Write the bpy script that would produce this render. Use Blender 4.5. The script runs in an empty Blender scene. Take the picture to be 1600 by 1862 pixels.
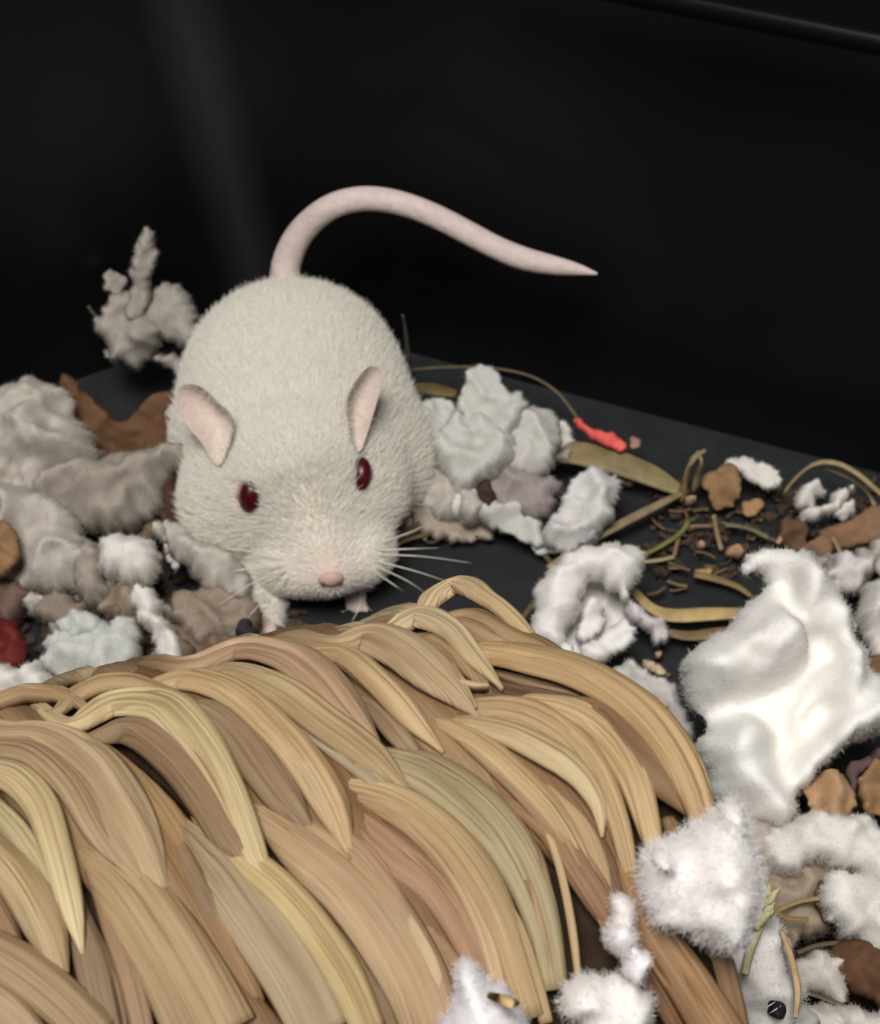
import bpy, bmesh, math, random
import numpy as np
from mathutils import Vector, noise, geometry
from mathutils.bvhtree import BVHTree

# ------------------------------------------------------------------ camera, light, exposure
S = 0.01                      # everything below is written in centimetres, built in metres
F, PITCH, DIST = 3600.0, math.radians(45), 23.0
CAM = np.array([0, -DIST*math.cos(PITCH), DIST*math.sin(PITCH)])
FW = np.array([0, math.cos(PITCH), -math.sin(PITCH)])
RT = np.array([1.0, 0, 0]); UP = np.array([0, math.sin(PITCH), math.cos(PITCH)])
scene = bpy.context.scene
COL = scene.collection
cd = bpy.data.cameras.new('camera'); cam = bpy.data.objects.new('camera', cd); COL.objects.link(cam)
cam.location = CAM*S; cam.rotation_euler = (math.pi/2-PITCH, 0, 0)
cd.sensor_fit = 'HORIZONTAL'; cd.sensor_width = 36; cd.lens = F/1600*36
cd.clip_start = 0.005; cd.clip_end = 20
cd.dof.use_dof = True; cd.dof.focus_distance = 15.3*S; cd.dof.aperture_fstop = 105
scene.camera = cam
w = bpy.data.worlds.new('world'); scene.world = w; w.use_nodes = True
w.node_tree.nodes['Background'].inputs[0].default_value = (1.0, 0.96, 0.92, 1)
w.node_tree.nodes['Background'].inputs[1].default_value = 0.06
def area(name, loc, target, size, power, col):
    l = bpy.data.lights.new(name, 'AREA'); l.energy = power; l.size = size*S; l.color = col
    o = bpy.data.objects.new(name, l); COL.objects.link(o); o.location = np.array(loc)*S
    o.rotation_euler = (Vector(target)-Vector(loc)).to_track_quat('-Z', 'Y').to_euler()
    return o
area('ceiling_lamp', (-5, -25, 50), (0, -4, 0), 18, 3.2, (1.0, 0.97, 0.93))
scene.view_settings.view_transform = 'Standard'; scene.view_settings.look = 'None'
scene.view_settings.gamma = 1; scene.view_settings.use_curve_mapping = False
scene.view_settings.exposure = 0.0

# ------------------------------------------------------------------ helpers
def nrm(a):
    a = np.asarray(a, float); return a/np.linalg.norm(a)
def ray(u, v): return nrm(FW+RT*(u-800)/F+UP*(931-v)/F)
def atz(u, v, z):
    d = ray(u, v); return CAM+d*(z-CAM[2])/d[2]
def proj(p):
    q = np.asarray(p, float)-CAM; z = q@FW
    return np.array([800+F*(q@RT)/z, 931-F*(q@UP)/z])
def n3(p, sc, seed=0):
    return noise.noise(Vector((p[0]*sc+seed*7.31, p[1]*sc-seed*3.17, p[2]*sc+seed*1.73)))
def meshobj(name, verts, faces, mat, parent=None, smooth=True, uv=None):
    me = bpy.data.meshes.new(name)
    me.from_pydata([tuple(x) for x in (np.asarray(verts, float)*S).tolist()], [], faces)
    if smooth: me.polygons.foreach_set('use_smooth', [True]*len(me.polygons))
    if uv is not None:
        l = me.uv_layers.new(name='UVMap'); li = np.zeros(len(me.loops), int)
        me.loops.foreach_get('vertex_index', li)
        l.data.foreach_set('uv', np.asarray(uv, float)[li].ravel())
    me.materials.append(mat); me.update()
    o = bpy.data.objects.new(name, me); COL.objects.link(o)
    if parent is not None: o.parent = parent
    return o
def tag(o, label=None, cat=None, group=None, kind=None):
    if label: o['label'] = label
    if cat: o['category'] = cat
    if group: o['group'] = group
    if kind: o['kind'] = kind
    return o
def empty(name, loc):
    o = bpy.data.objects.new(name, None); COL.objects.link(o); o.location = np.array(loc)*S
    o.empty_display_size = 0.005; return o
def adopt(parent, *kids):                 # parts are built in world coordinates: keep them there
    for k in kids:
        k.parent = parent; k.location = -np.array(parent.location)
def rebase(o):                            # origin of a one-mesh thing at its own base
    me = o.data; n = len(me.vertices); a = np.zeros(n*3); me.vertices.foreach_get('co', a); a = a.reshape(-1, 3)
    b = np.array([a[:, 0].mean(), a[:, 1].mean(), a[:, 2].min()]); me.vertices.foreach_set('co', (a-b).ravel())
    o.location = b; me.update(); return o
def lin(c): return tuple((x/12.92 if x <= .04045 else ((x+.055)/1.055)**2.4) for x in [y/255 for y in c])+(1,)

# ------------------------------------------------------------------ materials
def newmat(name):
    m = bpy.data.materials.new(name); m.use_nodes = True
    nt = m.node_tree; return m, nt, nt.nodes['Principled BSDF']
def nd(nt, t, **kw):
    n = nt.nodes.new(t)
    for k, v in kw.items(): setattr(n, k, v)
    return n
def mapped_noise(nt, coord, scale, nscale, detail=6, rough=.6):
    tc = nd(nt, 'ShaderNodeTexCoord'); mp = nd(nt, 'ShaderNodeMapping'); mp.inputs['Scale'].default_value = scale
    no = nd(nt, 'ShaderNodeTexNoise'); no.inputs['Scale'].default_value = nscale
    no.inputs['Detail'].default_value = detail; no.inputs['Roughness'].default_value = rough
    nt.links.new(tc.outputs[coord], mp.inputs[0]); nt.links.new(mp.outputs[0], no.inputs[0]); return no
def ramp(nt, src, stops):
    r = nd(nt, 'ShaderNodeValToRGB'); e = r.color_ramp.elements
    e[0].position, e[0].color = stops[0]; e[1].position, e[1].color = stops[-1]
    for p, c in stops[1:-1]:
        x = e.new(p); x.color = c
    nt.links.new(src, r.inputs[0]); return r
def mul(nt, a, b, fac=1.0):
    m = nd(nt, 'ShaderNodeMix', data_type='RGBA', blend_type='MULTIPLY'); m.inputs['Factor'].default_value = fac
    nt.links.new(a, m.inputs['A']); nt.links.new(b, m.inputs['B']); return m.outputs['Result']
def bump(nt, src, bs, strength, dist):
    b = nd(nt, 'ShaderNodeBump'); b.inputs['Strength'].default_value = strength; b.inputs['Distance'].default_value = dist
    nt.links.new(src, b.inputs['Height']); nt.links.new(b.outputs[0], bs.inputs['Normal'])
g = lambda x: (x, x, x, 1)

def strand_material():                    # dry grass blade: fine fibres run along the blade (UV v)
    m, nt, bs = newmat('dry_grass')
    oi = nd(nt, 'ShaderNodeObjectInfo')
    f1 = mapped_noise(nt, 'UV', (46, 1.1, 1), 1.0, 8, .62)
    f2 = mapped_noise(nt, 'UV', (5, .7, 1), 1.0, 3)
    r1 = ramp(nt, f1.outputs[0], [(.3, (.50, .43, .36, 1)), (.46, (.84, .82, .79, 1)), (.7, g(1.04))])
    r2 = ramp(nt, f2.outputs[0], [(.3, (.60, .54, .48, 1)), (.62, g(1.0))])
    c = mul(nt, oi.outputs['Color'], r1.outputs[0], .9); c = mul(nt, c, r2.outputs[0], .8)
    f3 = mapped_noise(nt, 'UV', (58, .45, 1), 1.0, 2, .5)       # split fibres: thin dark lines
    r3 = ramp(nt, f3.outputs[0], [(.27, (.30, .22, .16, 1)), (.34, g(1))]); c = mul(nt, c, r3.outputs[0], .9)
    f4 = mapped_noise(nt, 'UV', (2.2, .9, 1), 1.0, 4); r4 = ramp(nt, f4.outputs[0], [(.35, (.74, .68, .64, 1)), (.62, g(1))]); c = mul(nt, c, r4.outputs[0], .8)
    nt.links.new(c, bs.inputs['Base Color']); bs.inputs['Roughness'].default_value = .5
    bs.inputs['Specular IOR Level'].default_value = .35
    bump(nt, f1.outputs[0], bs, .5, .0004); return m
def paper_material():
    m, nt, bs = newmat('paper_pulp')
    oi = nd(nt, 'ShaderNodeObjectInfo')
    f1 = mapped_noise(nt, 'Object', (1, 1, 1), 420, 8, .7)
    f2 = mapped_noise(nt, 'Object', (1, 1, 1), 130, 4)
    r2 = ramp(nt, f2.outputs[0], [(.3, (.88, .86, .84, 1)), (.62, g(1))])
    c = mul(nt, oi.outputs['Color'], r2.outputs[0], .8)
    nt.links.new(c, bs.inputs['Base Color']); bs.inputs['Roughness'].default_value = .95
    bs.inputs['Subsurface Weight'].default_value = .3; bs.inputs['Subsurface Radius'].default_value = (.0022, .0021, .002); bs.inputs['Subsurface Scale'].default_value = 1
    bs.inputs['Specular IOR Level'].default_value = .1
    bump(nt, f1.outputs[0], bs, .4, .0004); return m
def plain(name, col, rough=.7, spec=.3, ns=300, amt=.3, bs_=.3):
    m, nt, bs = newmat(name)
    f = mapped_noise(nt, 'Object', (1, 1, 1), ns, 6)
    r = ramp(nt, f.outputs[0], [(.3, g(1-amt)), (.65, g(1.05))])
    rgb = nd(nt, 'ShaderNodeRGB'); rgb.outputs[0].default_value = lin(col)
    nt.links.new(mul(nt, rgb.outputs[0], r.outputs[0]), bs.inputs['Base Color'])
    bs.inputs['Roughness'].default_value = rough; bs.inputs['Specular IOR Level'].default_value = spec
    bump(nt, f.outputs[0], bs, bs_, .0004); return m
def tinted(name, rough=.75, spec=.25, ns=260, amt=.4):
    m, nt, bs = newmat(name)
    oi = nd(nt, 'ShaderNodeObjectInfo'); f = mapped_noise(nt, 'Object', (1, 1, 1), ns, 6)
    r = ramp(nt, f.outputs[0], [(.3, g(1-amt)), (.65, g(1.08))])
    nt.links.new(mul(nt, oi.outputs['Color'], r.outputs[0]), bs.inputs['Base Color'])
    bs.inputs['Roughness'].default_value = rough; bs.inputs['Specular IOR Level'].default_value = spec
    bump(nt, f.outputs[0], bs, .4, .0005); return m
def hairmat(name, col, use_obj=False):
    m, nt, bs = newmat(name); nt.nodes.remove(bs)
    d = nd(nt, 'ShaderNodeBsdfDiffuse'); t = nd(nt, 'ShaderNodeBsdfTranslucent'); mx = nd(nt, 'ShaderNodeMixShader')
    mx.inputs[0].default_value = .3
    if use_obj:
        oi = nd(nt, 'ShaderNodeObjectInfo')
        nt.links.new(oi.outputs['Color'], d.inputs[0]); nt.links.new(oi.outputs['Color'], t.inputs[0])
    else:
        d.inputs[0].default_value = lin(col); t.inputs[0].default_value = lin(col)
    nt.links.new(d.outputs[0], mx.inputs[1]); nt.links.new(t.outputs[0], mx.inputs[2])
    nt.links.new(mx.outputs[0], nt.nodes['Material Output'].inputs[0]); return m
M_STRAND = strand_material(); M_PAPER = paper_material()
M_FUZZ = hairmat('paper_fibres', None, True)
M_FUR = hairmat('white_fur', (246, 243, 234))
M_BROWN = tinted('brown_scrap'); M_HAY = tinted('dry_hay', .6, .3, 400, .35)
M_FLOOR = plain('bin_floor_plastic', (37, 39, 41), .6, .35, 220, .35, .2)
M_WALL = plain('bin_wall_plastic', (11, 11, 13), .4, .35, 90, .25, .04)
def corner_sheen(m):                             # pale reflection streak of the rounded corner, painted into the wall colour
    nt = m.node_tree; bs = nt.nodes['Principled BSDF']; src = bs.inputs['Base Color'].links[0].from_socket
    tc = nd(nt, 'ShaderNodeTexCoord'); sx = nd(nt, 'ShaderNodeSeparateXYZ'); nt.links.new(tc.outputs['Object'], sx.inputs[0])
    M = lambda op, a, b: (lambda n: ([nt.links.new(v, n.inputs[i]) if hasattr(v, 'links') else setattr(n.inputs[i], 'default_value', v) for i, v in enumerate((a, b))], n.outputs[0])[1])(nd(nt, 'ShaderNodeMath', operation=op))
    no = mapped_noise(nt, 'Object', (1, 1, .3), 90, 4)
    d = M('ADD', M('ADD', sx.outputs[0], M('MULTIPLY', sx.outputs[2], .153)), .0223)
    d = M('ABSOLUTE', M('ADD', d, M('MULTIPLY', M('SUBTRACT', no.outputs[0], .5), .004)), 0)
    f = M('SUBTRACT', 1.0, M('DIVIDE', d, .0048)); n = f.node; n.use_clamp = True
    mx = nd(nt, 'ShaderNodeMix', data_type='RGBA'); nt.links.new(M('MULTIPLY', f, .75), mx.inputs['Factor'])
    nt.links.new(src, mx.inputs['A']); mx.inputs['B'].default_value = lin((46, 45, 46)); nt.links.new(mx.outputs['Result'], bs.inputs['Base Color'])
corner_sheen(M_WALL)
M_EYE = plain('red_eye', (72, 12, 22), .3, .35, 900, .3, 0)
M_SKIN = plain('pink_skin', (194, 162, 153), .6, .3, 500, .12, .15)
M_EAR = plain('ear_skin', (208, 190, 181), .7, .2, 300, .14, .15)
M_TAIL = plain('tail_skin', (206, 190, 184), .7, .3, 900, .12, .5)
M_WHISK = plain('whisker_hair', (215, 208, 196), .5, .4)
M_CORE = plain('tunnel_core', (52, 40, 29), .85, .1, 500, .5, .5)

# ------------------------------------------------------------------ setting: black bin
BA, BB = np.array([-.42, 2.86]), np.array([5.21, .65])
def wall_path():
    d = nrm(BB-BA); end = BA+d*16
    c0 = BA-d*1.2                                  # start of the rounded corner
    dl = nrm(atz(0, 752, 0)[:2]-np.array([-2.6, 3.3]))
    pts = [end, BB+d*3, BB, BA]
    a0 = math.atan2(-d[1], -d[0]); a1 = math.atan2(dl[1], dl[0])
    if a1 < 0: a1 += 2*math.pi
    p = c0.copy(); pts.append(p.copy())
    for i in range(10):
        a = a0+(a1-a0)*(i+1)/10; p = p+np.array([math.cos(a), math.sin(a)])*.17; pts.append(p.copy())
    pts.append(p+dl*3); pts.append(p+dl*5.5); q = p+dl*5.5
    for i in range(6):
        a = a1+(math.pi*1.5-a1)*(i+1)/6; q = q+np.array([math.cos(a), math.sin(a)])*.35; pts.append(q.copy())
    pts.append(q+np.array([0, -12.])); pts.append(q+np.array([0, -24.]))
    return pts
WP = wall_path()
def wall_strip(i0, i1, name, mat, z0=0, z1=11.5, draft=.07):
    vs = []; fs = []; nor = []; pts = WP; n = len(pts)
    for i in range(n):
        t = nrm(np.array(pts[min(i+1, n-1)])-np.array(pts[max(i-1, 0)])); nor.append(np.array([t[1], -t[0]]))
    pts = pts[i0:i1]; nor = nor[i0:i1]; n = len(pts)
    for zz, off in ((z0, 0), (z1, draft*(z1-z0)), (z1, draft*(z1-z0)+.3), (z0, .3)):
        for i in range(n):
            q = np.array(pts[i])+nor[i]*off; vs.append((q[0], q[1], zz))
    for k in range(4):
        for i in range(n-1):
            a, b = k*n+i, ((k+1) % 4)*n+i
            fs.append((a, a+1, b+1, b))
    fs.append((0, n, 2*n, 3*n)); fs.append((n-1, 4*n-1, 3*n-1, 2*n-1))
    o = meshobj(name, vs, fs, mat); o['kind'] = 'structure'
    m = o.modifiers.new('e', 'EDGE_SPLIT'); m.split_angle = math.radians(40)
    return o
k = 5
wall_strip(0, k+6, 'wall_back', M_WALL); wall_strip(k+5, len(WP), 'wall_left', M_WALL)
fl = meshobj('floor', [(-18, -30, -.3), (24, -30, -.3), (24, 8, -.3), (-18, 8, -.3), (-18, -30, 0), (24, -30, 0), (24, 8, 0), (-18, 8, 0)],
             [(3, 2, 1, 0), (4, 5, 6, 7), (0, 1, 5, 4), (1, 2, 6, 5), (2, 3, 7, 6), (3, 0, 4, 7)], M_FLOOR, smooth=False)
fl['kind'] = 'structure'
# moulded ledge that runs along the back wall high up
def ledge():
    d = nrm(BB-BA); nor = np.array([d[1], -d[0]]); vs = []; fs = []
    prof = [(.5, 5.78), (.36, 5.82), (.31, 5.9), (.36, 5.98), (.55, 6.02)]
    for t in (1.2, 16):
        for o_, z in prof:
            q = BA+d*t-nor*(-.49)*0+nor*(o_ - .0); vs.append((q[0], q[1], z))
    n = len(prof)
    for i in range(n-1): fs.append((i, i+1, n+i+1, n+i))
    fs.append((n-1, 0, n, 2*n-1)); fs.append(tuple(range(n))); fs.append(tuple(range(2*n-1, n-1, -1)))
    o = meshobj('trim_1', vs, fs, M_WALL); o['kind'] = 'structure'
ledge()

# ------------------------------------------------------------------ woven grass tunnel
R = 3.0
def tunnel_frame():
    a, b = ray(0, 1288), ray(850, 1120); n = nrm(np.cross(a, b)); n = n if n[2] > 0 else -n
    ax = nrm(np.cross(n, [0, 0, 1.])); ax = ax if ax[0] > 0 else -ax
    hh = nrm([n[0], n[1], 0]); t = (-R-n[2]*(R-CAM[2]))/(n@hh)
    return np.array([CAM[0], CAM[1], R])+hh*t+np.array([0, 0, .12]), ax
TC, TA = tunnel_frame(); TM = nrm(np.array([TA[1], -TA[0], 0])); TZ = np.array([0, 0, 1.])
def cyl(s, th, r=R): return TC+TA*s+(TZ*math.cos(th)+TM*math.sin(th))*r
def px2cyl(u, v, r=R):
    d = ray(u, v); o = CAM-TC
    d2 = np.array([d@TZ, d@TM]); o2 = np.array([o@TZ, o@TM])
    A = d2@d2; B = d2@o2; Cc = o2@o2-r*r; D_ = B*B-A*Cc
    t = (-B-math.sqrt(D_))/A if D_ > 0 else -B/A
    p = o+d*t; return np.array([p@TA, math.atan2(p@TM, p@TZ)])
RIM = [(850, 1122), (985, 1206), (1100, 1246), (1180, 1300), (1240, 1370), (1280, 1440), (1290, 1500), (1300, 1600), (1322, 1720), (1345, 1862)]
rim = np.array([px2cyl(*p, r=R+.1) for p in RIM]); rim[:, 1] = np.maximum.accumulate(rim[:, 1])
def rim_s(th):
    th = (th+math.pi) % (2*math.pi)-math.pi
    lo, hi = rim[0], rim[-1]
    if th < lo[1]: return lo[0]+(hi[0]-lo[0])*(lo[1]-th)/(lo[1]+math.pi)*.6
    if th > hi[1]: return hi[0]-(hi[0]-lo[0])*.4*(th-hi[1])/(math.pi-hi[1])
    return float(np.interp(th, rim[:, 1], rim[:, 0]))
S0 = -7.5
tunnel = empty('woven_tunnel', TC-TZ*(R+.12))
tag(tunnel, 'large woven dry grass tunnel of plaited tan blades in the foreground', 'tunnel')
def core():
    vs = []; fs = []; N = 72; K = 10
    for ring, r in ((0, R-.05), (1, R-.4)):
        for i in range(N):
            th = 2*math.pi*i/N
            for j in range(K):
                s = S0+(rim_s(th)-.06-S0)*j/(K-1); vs.append(cyl(s, th, r))
    q = lambda rg, i, j: rg*N*K+(i % N)*K+j
    for i in range(N):
        for j in range(K-1):
            fs.append((q(0, i, j), q(0, i, j+1), q(0, i+1, j+1), q(0, i+1, j)))
            fs.append((q(1, i, j), q(1, i+1, j), q(1, i+1, j+1), q(1, i, j+1)))
        for j in (0, K-1): fs.append((q(0, i, j), q(0, i+1, j), q(1, i+1, j), q(1, i, j)))
    o = meshobj('core', vs, fs, M_CORE); adopt(tunnel, o)
core()
def spline(P, n):
    P = np.asarray(P, float); m = len(P)
    d = np.r_[0, np.cumsum(np.maximum(1e-6, np.linalg.norm(np.diff(P[:, :2], axis=0), axis=1)))]; d /= d[-1]
    tan = np.zeros_like(P)
    for i in range(m):
        a, b = max(i-1, 0), min(i+1, m-1); tan[i] = (P[b]-P[a])/(d[b]-d[a])
    out = []
    for t in np.linspace(0, 1, n):
        i = min(np.searchsorted(d, t, 'right')-1, m-2); h = d[i+1]-d[i]; x = (t-d[i])/h
        out.append((2*x**3-3*x*x+1)*P[i]+(x**3-2*x*x+x)*h*tan[i]+(-2*x**3+3*x*x)*P[i+1]+(x**3-x*x)*h*tan[i+1])
    return np.array(out)
def smooth1(n, scale, seed):
    return np.array([noise.noise(Vector((i*scale, seed*3.7, .5))) for i in range(n)])
def strand(path, lift, col, seed, hgt=1.0, cracks=2, NX=29, NL=46, jag=.05):
    """path rows: s, theta, width(cm). lift rows along the path (cm)."""
    P = spline(path, NL); wd = np.maximum(P[:, 2], .02)
    lf = np.interp(np.linspace(0, 1, NL), np.linspace(0, 1, len(lift)), lift)
    C0 = np.array([cyl(a, b, R+l*.62+.02) for (a, b, _), l in zip(P, lf)])
    Nn = np.array([TZ*math.cos(b)+TM*math.sin(b) for _, b, _ in P])
    T = np.gradient(C0, axis=0); T /= np.linalg.norm(T, axis=1)[:, None]
    B = np.cross(T, Nn); B /= np.linalg.norm(B, axis=1)[:, None]
    L = np.r_[0, np.cumsum(np.linalg.norm(np.diff(C0, axis=0), axis=1))]
    rnd = random.Random(seed); x = np.linspace(-1, 1, NX)
    ck = []
    for _ in range(cracks):
        a = rnd.uniform(0, .7); ck.append((rnd.uniform(-.85, .85), a, a+rnd.uniform(.18, .4), rnd.uniform(-.25, .25), rnd.uniform(.6, 1)))
    vs = []; uv = []
    tt = np.linspace(0, 1, NL)
    for i in range(NL):
        ww = wd[i]; h = min(.36*ww, .075)*hgt
        ridge = np.array([noise.noise(Vector((xx*3.2+seed, L[i]*.35, seed*1.7)))*.55+noise.noise(Vector((xx*11+seed, L[i]*.5, seed*.7)))*.16 for xx in x])
        prof = h*(1-np.abs(x)**3.4)**.7+ridge*min(.06, .17*ww)*(1-.6*np.abs(x))
        for (cx, a, b, dr, dp) in ck:
            if a < tt[i] < b:
                e = math.sin(math.pi*(tt[i]-a)/(b-a)); c = cx+dr*(tt[i]-a)
                prof = prof-dp*min(.08, .28*ww)*e*np.exp(-((x-c)/.07)**2)
        eL = 1+jag*noise.noise(Vector((L[i]*1.8, seed, 1))); eR = 1+jag*noise.noise(Vector((L[i]*1.8, seed, 5)))
        xs = np.where(x < 0, x*eL, x*eR)
        for j in range(NX):
            vs.append(C0[i]+B[i]*xs[j]*ww/2+Nn[i]*prof[j]); uv.append((x[j]*ww*.5+seed*.37, L[i]*.5+seed*1.3))
        for xx in (.5, -.5):
            vs.append(C0[i]+B[i]*xx*ww/2-Nn[i]*.05); uv.append((xx, L[i]))
    W = NX+2; fs = []
    for i in range(NL-1):
        for j in range(W):
            a, b = i*W+j, i*W+(j+1) % W
            fs.append((a, b, b+W, a+W))
    fs.append(tuple(range(W-1, -1, -1))); fs.append(tuple(range((NL-1)*W, NL*W)))
    o = meshobj('strand', vs, fs, M_STRAND, uv=uv); o.color = lin(col); adopt(tunnel, o); return o
def px_strand(pts, wid, lift, col, seed, back=None, **kw):
    rows = []
    st = [px2cyl(u, v, R+.06) for u, v in pts]
    for i, (q, wp) in enumerate(zip(st, wid)):
        a, b = st[max(i-1, 0)], st[min(i+1, len(st)-1)]
        p = cyl(*q, R+.06); T = nrm(cyl(*b, R+.06)-cyl(*a, R+.06)); Nn = nrm(p-TC-TA*((p-TC)@TA)); B = np.cross(T, Nn)
        e = (proj(p+B*.05)-proj(p-B*.05))*10; tp = proj(p+T*.05)-proj(p-T*.05); tp /= max(1e-6, np.linalg.norm(tp))
        per = abs(e[0]*tp[1]-e[1]*tp[0]); rows.append([q[0], q[1], min(wp/max(per, 60), .95)])
    if back:                                # carry on over the horizon to the hidden far side
        rows = [[rows[0][0]-back*.45, rows[0][1]-1.5*back/R, rows[0][2]*.9]]+rows
        lift = [-.1, lift[0]*.6]+list(lift)
    else:                                   # tuck the head under the neighbouring blade
        d_ = np.array(rows[1][:2])-np.array(rows[0][:2]); d_ = d_*.32/math.hypot(d_[0], d_[1]*R)
        rows = [[rows[0][0]-d_[0], rows[0][1]-d_[1], rows[0][2]]]+rows; lift = [-.14]+list(lift)
    return strand(rows, lift, tuple(y*.97+(sum(col)/3-y)*.14 for y in col), seed, **kw)
LT, TN, BR, GY, PK, DK = (222, 200, 156), (206, 178, 138), (166, 138, 106), (184, 168, 136), (198, 164, 130), (122, 92, 64)
LTY = (228, 208, 156)
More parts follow.
